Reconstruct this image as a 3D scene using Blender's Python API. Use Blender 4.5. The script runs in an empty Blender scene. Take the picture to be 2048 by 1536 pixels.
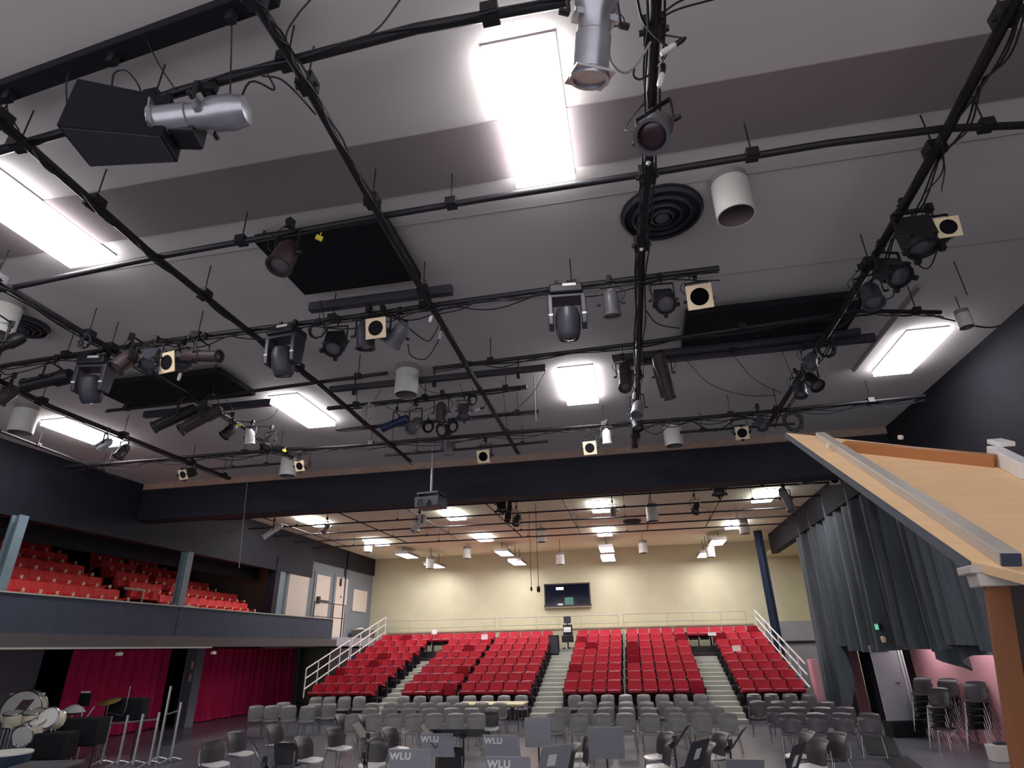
import bpy, bmesh, math, random
from mathutils import Vector, Matrix
random.seed(7)
PI = math.pi
SC = bpy.context.scene
COL = SC.collection

# ------------------------------------------------------------------ camera, world, exposure
cam_data = bpy.data.cameras.new('camera')
cam_data.sensor_width = 36.0
cam_data.lens = 36.0 * 1180.13 / 2048.0
cam_data.clip_start = 0.05
cam = bpy.data.objects.new('camera', cam_data)
COL.objects.link(cam)
_yaw, _pitch, _roll = math.radians(10.769), math.radians(24.076), math.radians(-1.2)
_f = Matrix.Rotation(_yaw, 3, 'Z') @ Vector((0, math.cos(_pitch), math.sin(_pitch)))
_r = Matrix.Rotation(_yaw, 3, 'Z') @ Vector((1, 0, 0))
_u = _r.cross(_f)
_r2 = math.cos(_roll) * _r + math.sin(_roll) * _u
_u2 = -math.sin(_roll) * _r + math.cos(_roll) * _u
cam.matrix_world = Matrix(((_r2.x, _u2.x, -_f.x, 0), (_r2.y, _u2.y, -_f.y, 0), (_r2.z, _u2.z, -_f.z, 2.3), (0, 0, 0, 1)))
SC.camera = cam

world = bpy.data.worlds.new('hall_ambient')
world.use_nodes = True
world.node_tree.nodes['Background'].inputs[0].default_value = (0.80, 0.78, 0.85, 1)
world.node_tree.nodes['Background'].inputs[1].default_value = 0.8
SC.world = world
LAMP = 13.5            # radiance of the fluorescent diffusers
SC.view_settings.view_transform = 'Standard'
SC.view_settings.look = 'None'
SC.view_settings.exposure = 0.80
SC.view_settings.gamma = 1.0
SC.view_settings.use_curve_mapping = False

# ------------------------------------------------------------------ materials
def srgb(r, g, b):
    f = lambda c: (c / 255 / 12.92) if c / 255 <= 0.04045 else ((c / 255 + 0.055) / 1.055) ** 2.4
    return (f(r), f(g), f(b), 1)

def mat(name, col, rough=0.6, metal=0.0, noise=0.0, scale=6.0, spec=0.5, bump=0.0, stretch=None, emit=None):
    m = bpy.data.materials.new(name)
    m.use_nodes = True
    nt = m.node_tree
    b = nt.nodes['Principled BSDF']
    b.inputs['Base Color'].default_value = col
    b.inputs['Roughness'].default_value = rough
    b.inputs['Metallic'].default_value = metal
    b.inputs['Specular IOR Level'].default_value = spec
    if noise or bump:
        tc = nt.nodes.new('ShaderNodeTexCoord')
        mp = nt.nodes.new('ShaderNodeMapping')
        if stretch: mp.inputs['Scale'].default_value = stretch
        nz = nt.nodes.new('ShaderNodeTexNoise')
        nz.inputs['Scale'].default_value = scale
        nz.inputs['Detail'].default_value = 4
        nt.links.new(tc.outputs['Object'], mp.inputs['Vector'])
        nt.links.new(mp.outputs['Vector'], nz.inputs['Vector'])
        if noise:
            rp = nt.nodes.new('ShaderNodeValToRGB')
            rp.color_ramp.elements[0].position = 0.3
            rp.color_ramp.elements[1].position = 0.7
            rp.color_ramp.elements[0].color = tuple(c * (1 - noise) for c in col[:3]) + (1,)
            rp.color_ramp.elements[1].color = tuple(min(1, c * (1 + noise)) for c in col[:3]) + (1,)
            nt.links.new(nz.outputs['Fac'], rp.inputs['Fac'])
            nt.links.new(rp.outputs['Color'], b.inputs['Base Color'])
        if bump:
            bp = nt.nodes.new('ShaderNodeBump')
            bp.inputs['Strength'].default_value = bump
            nt.links.new(nz.outputs['Fac'], bp.inputs['Height'])
            nt.links.new(bp.outputs['Normal'], b.inputs['Normal'])
    if emit:
        b.inputs['Emission Color'].default_value = emit[0]
        b.inputs['Emission Strength'].default_value = emit[1]
    return m

M = {
    'ceiling': mat('ceiling_plaster', srgb(222, 216, 212), 0.9, noise=0.05, scale=0.5),
    'ceiling_band': mat('ceiling_band_tone', srgb(150, 139, 140), 0.9, noise=0.06, scale=0.8),
    'rear_ceiling': mat('rear_ceiling_paint', srgb(240, 242, 214), 0.9, noise=0.04, scale=0.4),
    'floor': mat('stage_floor_vinyl', srgb(110, 112, 121), 0.28, noise=0.22, scale=1.3),
    'black_paint': mat('black_paint', srgb(26, 28, 42), 0.7, noise=0.2, scale=2),
    'black_wall': mat('black_wall_cloth', srgb(20, 20, 30), 0.9, noise=0.25, scale=3),
    'fascia': mat('balcony_fascia_cloth', srgb(70, 76, 92), 0.85, noise=0.12, scale=3),
    'fascia_lip': mat('balcony_lip_paint', srgb(92, 86, 88), 0.7, noise=0.1),
    'lip_edge': mat('pale_edge', srgb(190, 188, 175), 0.5),
    'cream_wall': mat('cream_back_wall', srgb(208, 203, 172), 0.85, noise=0.05, scale=1.2),
    'grey_wall': mat('grey_wall', srgb(128, 136, 142), 0.8, noise=0.05),
    'wainscot': mat('grey_wainscot', srgb(170, 170, 178), 0.7, noise=0.04),
    'brown_wall': mat('brown_end_wall', srgb(120, 100, 88), 0.85, noise=0.1),
    'pink_wall': mat('pink_wall', srgb(240, 172, 180), 0.8, noise=0.04, scale=1.5),
    'white_panel': mat('off_white_panel', srgb(226, 214, 200), 0.6, noise=0.03),
    'beige_trim': mat('beige_ledge', srgb(186, 158, 140), 0.7, noise=0.12, scale=8),
    'blue_steel': mat('blue_grey_steel', srgb(120, 140, 150), 0.5, noise=0.06),
    'navy_steel': mat('navy_steel', srgb(38, 52, 78), 0.45, noise=0.08),
    'lilac_steel': mat('lilac_grey_steel', srgb(126, 130, 145), 0.5, noise=0.06),
    'black_metal': mat('black_metal', srgb(30, 28, 32), 0.45, noise=0.2, scale=12),
    'black_matte': mat('black_matte', srgb(14, 13, 22), 0.9, noise=0.2),
    'dark_grey': mat('dark_grey_plastic', srgb(62, 62, 70), 0.4, noise=0.12, scale=10),
    'mid_grey': mat('mid_grey_metal', srgb(98, 97, 100), 0.4, noise=0.1, scale=10),
    'brown_metal': mat('brown_metal', srgb(66, 52, 50), 0.5, noise=0.15, scale=10),
    'navy_metal': mat('dark_blue_metal', srgb(28, 36, 78), 0.4, noise=0.15, scale=10),
    'silver': mat('silver_metal', srgb(190, 190, 196), 0.3, metal=0.7, noise=0.08, scale=10),
    'chrome': mat('chrome_tube', srgb(170, 172, 175), 0.25, metal=0.9, noise=0.04),
    'white_metal': mat('white_metal', srgb(232, 230, 228), 0.4, noise=0.03),
    'can_white': mat('can_white', srgb(226, 226, 218), 0.5, noise=0.04),
    'can_inside': mat('can_inside', srgb(126, 112, 112), 0.4, noise=0.06),
    'cream': mat('cream_card', srgb(246, 224, 186), 0.6, noise=0.04),
    'lens': mat('smoked_lens', srgb(96, 92, 94), 0.15, noise=0.15, scale=14, spec=0.8),
    'dark_lens': mat('dark_maroon_lens', srgb(50, 28, 36), 0.2, spec=0.8, noise=0.1),
    'yellow': mat('yellow_tag', srgb(226, 208, 60), 0.6, noise=0.03),
    'wire': mat('black_cable', srgb(26, 24, 30), 0.6, noise=0.1, scale=20),
    'pale_wire': mat('pale_cable', srgb(170, 165, 165), 0.6, noise=0.05),
    'red': mat('maroon_seat_fabric', srgb(190, 20, 48), 0.55, noise=0.12, scale=9, bump=0.05),
    'edge_highlight': mat('seat_edge_highlight', srgb(236, 120, 136), 0.25, noise=0.06),  # pink tint paints the highlight along the seat front edges
    'bal_red': mat('scarlet_seat_fabric', srgb(238, 72, 72), 0.7, noise=0.1, scale=9),
    'shell': mat('grey_shell_plastic', srgb(128, 126, 126), 0.35, noise=0.08, scale=5),
    'shell_dark': mat('charcoal_shell_plastic', srgb(58, 54, 58), 0.4, noise=0.1, scale=5),
    'shell_noglare': mat('shell_plastic_noglare', srgb(84, 80, 86), 0.3, noise=0.1, scale=5),
    'seat_glare': mat('seat_top_glare', srgb(232, 228, 226), 0.3, noise=0.05),
    'step': mat('pale_step', srgb(186, 188, 178), 0.7, noise=0.05, scale=3),
    'riser': mat('dark_riser', srgb(50, 44, 52), 0.8, noise=0.1),
    'maroon': mat('maroon_curtain', srgb(228, 34, 104), 0.8, noise=0.18, scale=4, stretch=(6, 6, 0.4)),
    'drape': mat('black_drape', srgb(84, 92, 98), 0.75, noise=0.25, scale=2, stretch=(5, 5, 0.3)),
    'ply': mat('tan_plywood', srgb(246, 206, 158), 0.55, noise=0.06, scale=2, stretch=(1, 6, 1)),
    'ply_dark': mat('brown_plywood', srgb(138, 88, 54), 0.5, noise=0.12, scale=2, stretch=(4, 4, 0.5)),
    'ply_shade': mat('shaded_ply_panel', srgb(44, 26, 20), 0.5, noise=0.2, scale=2, stretch=(4, 4, 0.5)),
    'tube_brown': mat('brown_tube', srgb(176, 118, 72), 0.45, noise=0.06),
    'alu': mat('grey_aluminium', srgb(186, 178, 168), 0.4, noise=0.05, scale=3),
    'edge_grey': mat('blue_grey_edge', srgb(74, 80, 92), 0.6, noise=0.08),
    'table': mat('cream_table_top', srgb(240, 232, 186), 0.5, noise=0.03),
    'stand': mat('grey_stand_desk', srgb(156, 156, 162), 0.4, noise=0.06),
    'paper': mat('white_paper', srgb(244, 244, 240), 0.8, noise=0.02),
    'gold': mat('brass_cymbal', srgb(214, 186, 110), 0.3, metal=0.6, noise=0.08),
    'drum': mat('cream_drum', srgb(250, 242, 212), 0.5, noise=0.05),
    'drum_dark': mat('brown_drum_mark', srgb(84, 58, 58), 0.6, noise=0.1),
    'glass': mat('booth_glass', srgb(18, 22, 40), 0.08, spec=0.8, noise=0.05),
    'screen': mat('booth_monitor', srgb(40, 70, 66), 0.3, noise=0.3, scale=14, emit=(srgb(120, 170, 150), 0.25)),
    'pane_reflection': mat('pane_reflection', srgb(240, 240, 245), 0.5, noise=0.02, emit=((1, 1, 1, 1), 1.2)),
    'exit': mat('exit_sign_green', srgb(90, 190, 160), 0.5, noise=0.05, emit=(srgb(110, 220, 180), 0.3)),
    'lit': mat('lit_diffuser', srgb(250, 250, 255), 0.5, noise=0.01, emit=((1.0, 0.97, 1.0, 1), LAMP)),
    'lit_side': mat('lit_diffuser_side', srgb(250, 250, 255), 0.5, noise=0.01, emit=((1.0, 0.97, 1.0, 1), LAMP * 0.38)),
    'lit_fill': mat('lit_fill_tube', srgb(250, 250, 255), 0.5, noise=0.01, emit=((1.0, 0.97, 1.0, 1), LAMP * 0.75)),
    'frame_grey': mat('fixture_frame', srgb(150, 140, 140), 0.5, noise=0.05),
    'slab': mat('black_mat', srgb(10, 10, 18), 0.6, noise=0.2),
}

# ------------------------------------------------------------------ mesh helpers
class MB:
    def __init__(s): s.v = []; s.f = []; s.smooth = False
    def add(s, vs, fs):
        o = len(s.v); s.v += [tuple(p) for p in vs]; s.f += [tuple(i + o for i in f) for f in fs]; return s
    def box(s, c, d, m=None):
        x, y, z = d[0] / 2, d[1] / 2, d[2] / 2
        vs = [Vector((sx * x, sy * y, sz * z)) for sz in (-1, 1) for sy in (-1, 1) for sx in (-1, 1)]
        if m is not None: vs = [m @ p for p in vs]
        c = Vector(c)
        return s.add([p + c for p in vs], [(0, 2, 3, 1), (4, 5, 7, 6), (0, 1, 5, 4), (2, 6, 7, 3), (0, 4, 6, 2), (1, 3, 7, 5)])
    def beam(s, p, q, w, h, n):          # bar from p to q, its foot on the plane with normal n, height h along n
        p, q, n = Vector(p), Vector(q), Vector(n).normalized()
        t = (q - p).normalized(); b = t.cross(n).normalized() * (w / 2)
        vs = [p - b, p + b, p + b + n * h, p - b + n * h, q - b, q + b, q + b + n * h, q - b + n * h]
        return s.add(vs, [(0, 1, 2, 3), (7, 6, 5, 4), (0, 4, 5, 1), (1, 5, 6, 2), (2, 6, 7, 3), (3, 7, 4, 0)])
    def tube(s, pts, r, n=8, caps=True, closed=False):
        pts = [Vector(p) for p in pts]; k = len(pts); o = len(s.v)
        rs = r if isinstance(r, (list, tuple)) else [r] * k
        prev = None
        for i, p in enumerate(pts):
            if closed: t = (pts[(i + 1) % k] - pts[i - 1]).normalized()
            else: t = (pts[min(i + 1, k - 1)] - pts[max(i - 1, 0)]).normalized()
            if prev is None:
                a = t.cross(Vector((0, 0, 1)) if abs(t.z) < 0.9 else Vector((1, 0, 0))).normalized()
            else:
                a = (prev - t * prev.dot(t)).normalized()
            prev = a; b = t.cross(a)
            for j in range(n):
                an = 2 * PI * j / n
                s.v.append(tuple(p + (a * math.cos(an) + b * math.sin(an)) * rs[i]))
        m = k if closed else k - 1
        for i in range(m):
            i2 = (i + 1) % k
            for j in range(n):
                s.f.append((o + i * n + j, o + i * n + (j + 1) % n, o + i2 * n + (j + 1) % n, o + i2 * n + j))
        if caps and not closed:
            s.f.append(tuple(o + j for j in reversed(range(n)))); s.f.append(tuple(o + (k - 1) * n + j for j in range(n)))
        return s
    def cyl(s, p, q, r, n=12, r2=None): return s.tube([p, q], [r, r if r2 is None else r2], n)
    def lathe(s, prof, n=16, m=None):     # prof: (radius, z); around local z
        o = len(s.v); k = len(prof)
        for r, z in prof:
            for j in range(n):
                an = 2 * PI * j / n
                p = Vector((r * math.cos(an), r * math.sin(an), z))
                s.v.append(tuple(m @ p if m is not None else p))
        for i in range(k - 1):
            for j in range(n):
                s.f.append((o + i * n + j, o + i * n + (j + 1) % n, o + (i + 1) * n + (j + 1) % n, o + (i + 1) * n + j))
        s.f.append(tuple(o + j for j in reversed(range(n)))); s.f.append(tuple(o + (k - 1) * n + j for j in range(n)))
        return s
    def sheet(s, fn, nu, nv, th=0.0, d=None):   # fn(u, v) in 0..1; th thickness along d(u, v)
        o = len(s.v)
        P = [[Vector(fn(i / nu, j / nv)) for i in range(nu + 1)] for j in range(nv + 1)]
        W = nu + 1
        for row in P:
            for p in row: s.v.append(tuple(p))
        for j in range(nv):
            for i in range(nu):
                s.f.append((o + j * W + i, o + j * W + i + 1, o + (j + 1) * W + i + 1, o + (j + 1) * W + i))
        if th:
            o2 = len(s.v); d = Vector(d) * th
            for row in P:
                for p in row: s.v.append(tuple(p + d))
            for j in range(nv):
                for i in range(nu):
                    s.f.append((o2 + j * W + i, o2 + (j + 1) * W + i, o2 + (j + 1) * W + i + 1, o2 + j * W + i + 1))
            rim = [i for i in range(W)] + [j * W + nu for j in range(1, nv + 1)] + [nv * W + i for i in range(nu - 1, -1, -1)] + [j * W for j in range(nv - 1, 0, -1)]
            for a, b in zip(rim, rim[1:] + rim[:1]): s.f.append((o + b, o + a, o2 + a, o2 + b))
        return s
    def mesh(s, name, m, bevel=0.0, smooth=False):
        me = bpy.data.meshes.new(name)
        me.from_pydata(s.v, [], s.f)
        bm = bmesh.new(); bm.from_mesh(me)
        bmesh.ops.recalc_face_normals(bm, faces=bm.faces)
        if bevel:
            es = [e for e in bm.edges if len(e.link_faces) == 2 and e.calc_face_angle(0) > 0.6]
            bmesh.ops.bevel(bm, geom=es, offset=bevel, segments=2, profile=0.5, affect='EDGES')
        bm.to_mesh(me); bm.free()
        if smooth:
            me.polygons.foreach_set('use_smooth', [True] * len(me.polygons))
            me.set_sharp_from_angle(angle=math.radians(40))
        me.materials.append(M[m] if isinstance(m, str) else m)
        return me

def ob(name, me, parent=None, loc=None, rot=None):
    o = bpy.data.objects.new(name, me); COL.objects.link(o)
    if parent is not None: o.parent = parent
    if loc is not None: o.location = loc
    if rot is not None: o.rotation_euler = rot
    return o
def tag(o, label, cat, group=None):
    o['label'] = label; o['category'] = cat
    if group: o['group'] = group
    return o
def thing(name, label, cat, loc=(0, 0, 0), rz=0.0, group=None):
    o = bpy.data.objects.new(name, None); COL.objects.link(o)
    o.empty_display_size = 0.1
    o.location = loc; o.rotation_euler = (0, 0, rz)
    return tag(o, label, cat, group)
def struct(name, mb, m, bevel=0.0, parent=None):
    o = ob(name, mb.mesh(name, m, bevel), parent)
    if parent is None: o['kind'] = 'structure'
    return o
def slab(name, x0, x1, y0, y1, z0, z1, m, parent=None, bevel=0.0):
    return struct(name, MB().box(((x0 + x1) / 2, (y0 + y1) / 2, (z0 + z1) / 2), (x1 - x0, y1 - y0, z1 - z0)), m, bevel, parent)
ORD = ['first', 'second', 'third', 'fourth', 'fifth', 'sixth', 'seventh', 'eighth', 'ninth', 'tenth', 'eleventh', 'twelfth', 'thirteenth', 'fourteenth', 'fifteenth', 'sixteenth', 'seventeenth', 'eighteenth', 'nineteenth', 'twentieth']
def sag(a, b, d, n=10):                     # a hanging line between two points
    a, b = Vector(a), Vector(b)
    return [a.lerp(b, i / n) - Vector((0, 0, d * 4 * (i / n) * (1 - i / n))) for i in range(n + 1)]
def spline(pts, n=6):                       # smooth polyline through points
    pts = [Vector(p) for p in pts]
    q = [pts[0] * 2 - pts[1]] + pts + [pts[-1] * 2 - pts[-2]]
    out = []
    for i in range(1, len(q) - 2):
        a, b, c, d = q[i - 1], q[i], q[i + 1], q[i + 2]
        for k in range(n):
            t = k / n
            out.append(0.5 * ((2 * b) + (c - a) * t + (2 * a - 5 * b + 4 * c - d) * t * t + (3 * b - a - 3 * c + d) * t ** 3))
    return out + [pts[-1]]

# ================================================================== THE SETTING
slab('floor', -22, 10, -4, 31.2, -0.2, 0.0, 'floor')
slab('ceiling', -13.9, 6.3, -4, 14.5, 6.8, 7.0, 'ceiling')
slab('ceiling', -14.2, 9.0, 14.5, 31.2, 6.8, 7.0, 'rear_ceiling')
slab('trim_1', -13.7, 6.05, 3.93, 4.68, 6.785, 6.8, 'ceiling_band')              # band across the ceiling, darker by its colour alone
slab('trim_2', -13.7, 6.05, 14.4, 14.95, 5.78, 6.8, 'black_paint')               # black cross beam
slab('trim_3', -13.7, 6.05, 14.33, 14.4, 6.64, 6.8, 'beige_trim')                # pale ledge along the beam top
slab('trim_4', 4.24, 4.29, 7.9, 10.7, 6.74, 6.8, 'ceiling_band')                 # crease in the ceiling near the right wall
for i, y in enumerate((5.17, 7.05)):
    slab('trim_5', -13.6, 6.0, y, y + 0.008, 6.794, 6.8, 'frame_grey')          # panel joints in the ceiling
slab('wall_back', -19.7, 8.4, 31.0, 31.2, 0, 6.8, 'cream_wall')
slab('wall_right', 8.2, 8.4, 13, 31.0, 0, 6.8, 'cream_wall')
slab('wall_right', 6.05, 6.3, -4, 14.4, 2.15, 6.8, 'black_wall')
slab('trim_6', 6.2, 6.5, 14.95, 29.2, 5.95, 6.8, 'black_wall')                  # black fascia above the right drape
slab('trim_7', 6.25, 8.2, 24.6, 31.0, 6.0, 6.2, 'cream_wall')
slab('baseboard_back', 5.7, 8.2, 30.9, 31.0, 0.0, 3.17, 'wainscot')              # grey dado right of the post
slab('trim_8', 5.7, 8.2, 30.84, 30.9, 2.24, 2.34, 'black_paint')
slab('wall_left', -19.7, -19.5, -4, 31.0, 0, 6.8, 'black_wall')
slab('wall_left', -13.9, -13.7, 21.9, 31.0, 2.45, 5.95, 'grey_wall')             # wall with the doors
slab('trim_9', -13.9, -13.62, 21.9, 31.0, 5.95, 6.8, 'black_paint')
slab('trim_10', -13.9, -13.58, -4, 24.4, 5.22, 6.8, 'black_paint')                # fascia above the side balcony
slab('ceiling', -19.5, -13.9, -4, 31.0, 6.0, 6.15, 'black_wall')                 # balcony soffit
slab('wall_left', -19.5, -13.9, 22.3, 22.5, 2.6, 6.0, 'brown_wall')             # far end wall of the balcony
slab('trim_11', -13.9, -13.55, 21.6, 21.9, 2.7, 5.75, 'black_paint')
slab('trim_12', -13.72, -13.6, 22.0, 22.35, 2.7, 5.5, 'blue_steel')
slab('trim_13', -13.72, -13.62, 27.62, 27.74, 2.7, 6.8, 'navy_steel')
slab('floor', -19.5, -12.75, -4, 24.9, 2.5, 2.62, 'riser')                       # balcony floor
b = slab('wall_left', -12.75, -12.65, 2, 15.6, 2.77, 3.53, 'fascia')             # balcony front, two panels with a joint
slab('wall_left', -12.75, -12.65, 15.63, 24.9, 2.77, 3.53, 'fascia')
slab('trim_14', -12.85, -12.6, 2, 25.3, 2.5, 2.77, 'fascia_lip')
slab('trim_15', -12.62, -12.56, 2, 17.2, 2.46, 2.5, 'lip_edge')
slab('trim_16', -12.78, -12.62, 2, 24.9, 3.53, 3.56, 'lip_edge')
slab('floor', -13.7, -12.7, 24.9, 30.95, 2.5, 2.86, 'wainscot')                   # landing by the doors
slab('wall_left', -12.75, -12.62, 24.9, 30.95, 0, 2.4, 'riser')
slab('wall_left', -19.5, -13.6, 4.0, 4.2, 2.62, 6.0, 'black_wall')                # near end wall of the balcony
slab('wall_left', -19.5, -14.5, 6.0, 6.2, 0, 2.5, 'black_wall')
slab('shade_border', -14.45, -14.40, 4.2, 21.8, 4.88, 6.0, 'black_wall')               # border added inside the balcony opening to shade the upper rows
# columns of the balcony
for i, (x, y, z0, z1, w, m) in enumerate(((-13.05, 10.65, 3.5, 5.15, 0.22, 'blue_steel'), (-13.05, 16.0, 3.5, 5.1, 0.24, 'blue_steel'),
                                          (-15.8, 20.8, 0, 2.5, 0.42, 'lilac_steel'), (-16.3, 28.8, 0, 2.5, 0.26, 'blue_steel'))):
    s = MB()
    for dx in (-1, 1): s.box((x + dx * w * 0.42, y, (z0 + z1) / 2), (w * 0.16, w, z1 - z0))
    s.box((x, y, (z0 + z1) / 2), (w * 0.75, w * 0.3, z1 - z0))
    struct('column', s, m)
s = MB().box((5.54, 28.0, 3.4), (0.06, 0.30, 6.8)).box((5.44, 28.0, 3.4), (0.16, 0.05, 6.8)).box((5.64, 28.0, 3.4), (0.16, 0.05, 6.8))
struct('column', s, 'navy_steel')
# under the balcony
slab('wall_left', -17.4, -17.2, 14.6, 16.0, 0, 2.5, 'lilac_steel')
slab('wall_left', -19.5, -16.4, 29.0, 29.2, 0, 2.5, 'black_wall')
# right: recess under the draped balcony
slab('ceiling', 6.75, 9.2, 8.0, 25.2, 2.35, 2.8, 'black_wall')
slab('wall_right', 7.75, 8.15, 9.0, 21.0, 0, 2.35, 'pink_wall')
slab('wall_right', 7.1, 7.3, 20.7, 21.0, 0, 2.35, 'navy_steel')
slab('wall_right', 6.72, 7.08, 23.5, 23.6, 0, 2.35, 'pink_wall')
slab('wall_right', 5.55, 5.75, 23.4, 23.9, 0, 1.75, 'pink_wall')
_fx = (6.53, 19.30, 1.02)[0]
fl = thing('scenery_flat', 'tall pale grey flat with white edge strips on a dark base, under the right drape', 'flat', (_fx, 19.3, 0), 0.25)
ob('panel', MB().box((0, 0, 1.27), (0.86, 0.05, 1.80)).mesh('panel', 'wainscot', 0.006), fl)
for x in (0.33, 0.42): ob('edge_strip', MB().box((x, -0.035, 1.27), (0.04, 0.02, 1.80)).mesh('edge_strip', 'white_metal'), fl)
ob('handle', MB().box((0.1, -0.04, 1.25), (0.12, 0.03, 0.03)).mesh('handle', 'chrome', 0.004), fl)
ob('base', MB().box((0.02, 0.05, 0.18), (0.86, 0.4, 0.36)).mesh('base', 'black_matte', 0.01), fl)
slab('wall_right', 7.6, 7.7, 21.0, 24.6, 0, 2.35, 'black_wall')

# doors and notice panel on the left wall
for i, (y0, y1, z1) in enumerate(((22.75, 24.3, 5.5), (24.95, 26.2, 5.42), (26.8, 28.0, 5.5))):
    d = slab('door_%d' % (1 + i if i < 2 else 4), -13.7, -13.66, y0 - 0.14, y1 + 0.14, 2.86, z1 + 0.12, 'grey_wall')
    slab('door_leaf', -13.66, -13.63, y0, y1, 2.9, z1, 'white_panel', d)
    if i == 1:
        slab('push_bar', -13.60, -13.55, y0 + 0.1, y1 - 0.1, 4.32, 4.38, 'black_metal', d)
        slab('lock_box', -13.62, -13.52, y0 + 0.12, y0 + 0.3, 4.22, 4.5, 'black_metal', d)
    if i == 2:
        slab('door_closer', -13.62, -13.55, y0 + 0.3, y0 + 0.36, 5.1, 5.45, 'black_metal', d)
        slab('spy_hole', -13.63, -13.61, y0 + 0.5, y0 + 0.58, 4.6, 4.68, 'black_metal', d)
s = MB().box((-13.67, 29.55, 4.6), (0.05, 1.6, 1.02))
t = ob('notice_panel', s.mesh('notice_panel', 'white_panel', 0.01)); tag(t, 'off-white blank panel on the grey wall near the back corner', 'panel')

# control booth window in the back wall
w = slab('window_1', -4.40, -2.22, 30.880, 31.000, 4.15, 5.14, 'black_matte')
fr = MB()
for x in (-4.42, -2.20): fr.box((x, 30.860, 4.645), (0.06, 0.1, 1.05))
fr.box((-3.31, 30.860, 5.15), (2.28, 0.1, 0.06)).box((-3.31, 30.840, 4.13), (2.34, 0.14, 0.06))
struct('window_frame', fr, 'brown_metal', 0, w)
slab('window_sill', -4.5, -2.15, 30.800, 30.960, 4.05, 4.11, 'lip_edge', w)
slab('pane', -4.38, -3.38, 30.850, 30.870, 4.16, 5.12, 'glass', w)
slab('pane', -3.36, -2.24, 30.850, 30.870, 4.16, 5.12, 'glass', w)
slab('reflected_lamp', -3.85, -3.48, 30.835, 30.848, 4.88, 5.0, 'pane_reflection', w)  # glowing plate paints the reflection of a lamp on the pane
slab('monitor', -3.45, -3.02, 30.835, 30.848, 4.17, 4.52, 'screen', w)
slab('desk_paper', -3.8, -3.55, 30.835, 30.848, 4.16, 4.24, 'paper', w)

# ------------------------------------------------------------------ curtains
def curtain(name, x, y0, y1, z0, z1, m, amp=0.09, wl=0.42, label='', cat='curtain', group=None, hem=None, top=None, seed=1):
    rnd = random.Random(seed)
    ph = [rnd.uniform(0, 6.28) for _ in range(8)]
    nu = int((y1 - y0) / wl * 8); nv = 10
    def fn(u, v):
        y = y0 + (y1 - y0) * u
        zt = top(y) if top else z1
        zb = hem(y) if hem else z0
        k = 0.35 + 0.65 * (1 - v)
        dx = amp * k * (math.sin(2 * PI * y / wl + ph[0] + 0.8 * math.sin(y * 1.3 + ph[1])) + 0.6 * math.sin(2 * PI * y / (wl * 2.7) + ph[2]))
        return (x + dx, y + 0.04 * math.sin(y * 9 + ph[3]) * (1 - v), zb + (zt - zb) * v)
    s = MB().sheet(fn, nu, nv, 0.012, (1, 0, 0))
    return tag(ob(name, s.mesh(name, m, 0, True)), label, cat, group)
curtain('stage_curtain', -16.25, 21.3, 28.5, 0.03, 2.48, 'maroon', label='maroon curtain under the balcony, right of the pale column', seed=3)
curtain('stage_curtain', -16.6, 16.4, 20.5, 0.03, 2.48, 'maroon', label='maroon curtain under the balcony, left of the pale column behind the drums', seed=5)
curtain('masking_curtain', -17.4, 11.5, 16.3, 0.03, 2.48, 'black_wall', label='black curtain under the balcony, behind the bass drum', seed=6)
def hem_r(y):
    if y > 22.4: return 0.12
    if y > 22.0: return 0.12 + (22.4 - y) / 0.4 * 2.05
    return 2.17 - 0.18 * abs(math.sin((22 - y) * 0.62)) - (0.30 * max(0, 1 - abs(y - 14.6) / 0.5))
curtain('stage_drape', 6.32, 13.3, 25.3, 0.1, 6.5, 'drape', amp=0.23, wl=0.70, hem=hem_r, label='tall black pleated drape hanging right of the red seating', cat='drape', seed=11)
curtain('masking_curtain', 6.95, 22.1, 22.9, 0.0, 2.3, 'black_wall', amp=0.05, wl=0.3, label='narrow black curtain leg beside the grey door on the right', seed=12)

curtain('stage_drape', 5.82, 9.6, 14.25, 0.1, 5.3, 'drape', amp=0.1, wl=0.55, top=lambda y: 3.3 + (y - 9.6) * 0.43, hem=lambda y: 2.1 + 0.1 * math.sin(y * 2), label='black pleated drape under the tan canopy at right', cat='drape', seed=15)
# ================================================================== CEILING LIGHTS
def lamp_mesh():                            # surface-mounted wraparound fitting: thin top tray, deep glowing diffuser
    fr = MB().box((0, 0, -0.01), (0.62, 1.58, 0.02))
    sd = MB()
    for x in (-0.3, 0.3): sd.box((x, 0, -0.062), (0.012, 1.55, 0.084))
    for y in (-0.77, 0.77): sd.box((0, y, -0.062), (0.6, 0.012, 0.084))
    return fr.mesh('frame', 'frame_grey'), MB().box((0, 0, -0.11), (0.612, 1.552, 0.012)).mesh('diffuser', 'lit'), sd.mesh('side_lens', 'lit_side')
LF, LD, LS = lamp_mesh()
_sk = MB().box((0, 0, -0.01), (0.64, 1.60, 0.02))
for _x in (-0.315, 0.315): _sk.box((_x, 0, -0.07), (0.012, 1.6, 0.12))
for _y in (-0.79, 0.79): _sk.box((0, _y, -0.07), (0.64, 0.012, 0.12))
LSK = _sk.mesh('frame', 'frame_grey')
STEM = MB().cyl((0, 0, 0), (0, 0, 1), 0.012, 6).mesh('stem', 'wire')
def lamp(x, y, z, label, group):
    t = thing('ceiling_light', label, 'ceiling light', (x, y, z), 0, group)
    ob('frame', LF if z > 6.79 else LSK, t); ob('diffuser', LD, t); ob('side_lens', LS, t)
    if 5 < z < 6.79:
        for dy in (-0.6, 0.6): ob('stem', STEM, t, (0, dy, 0)).scale = (1, 1, 6.8 - z)
G1 = 'fluorescent panels on the front ceiling'
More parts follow.
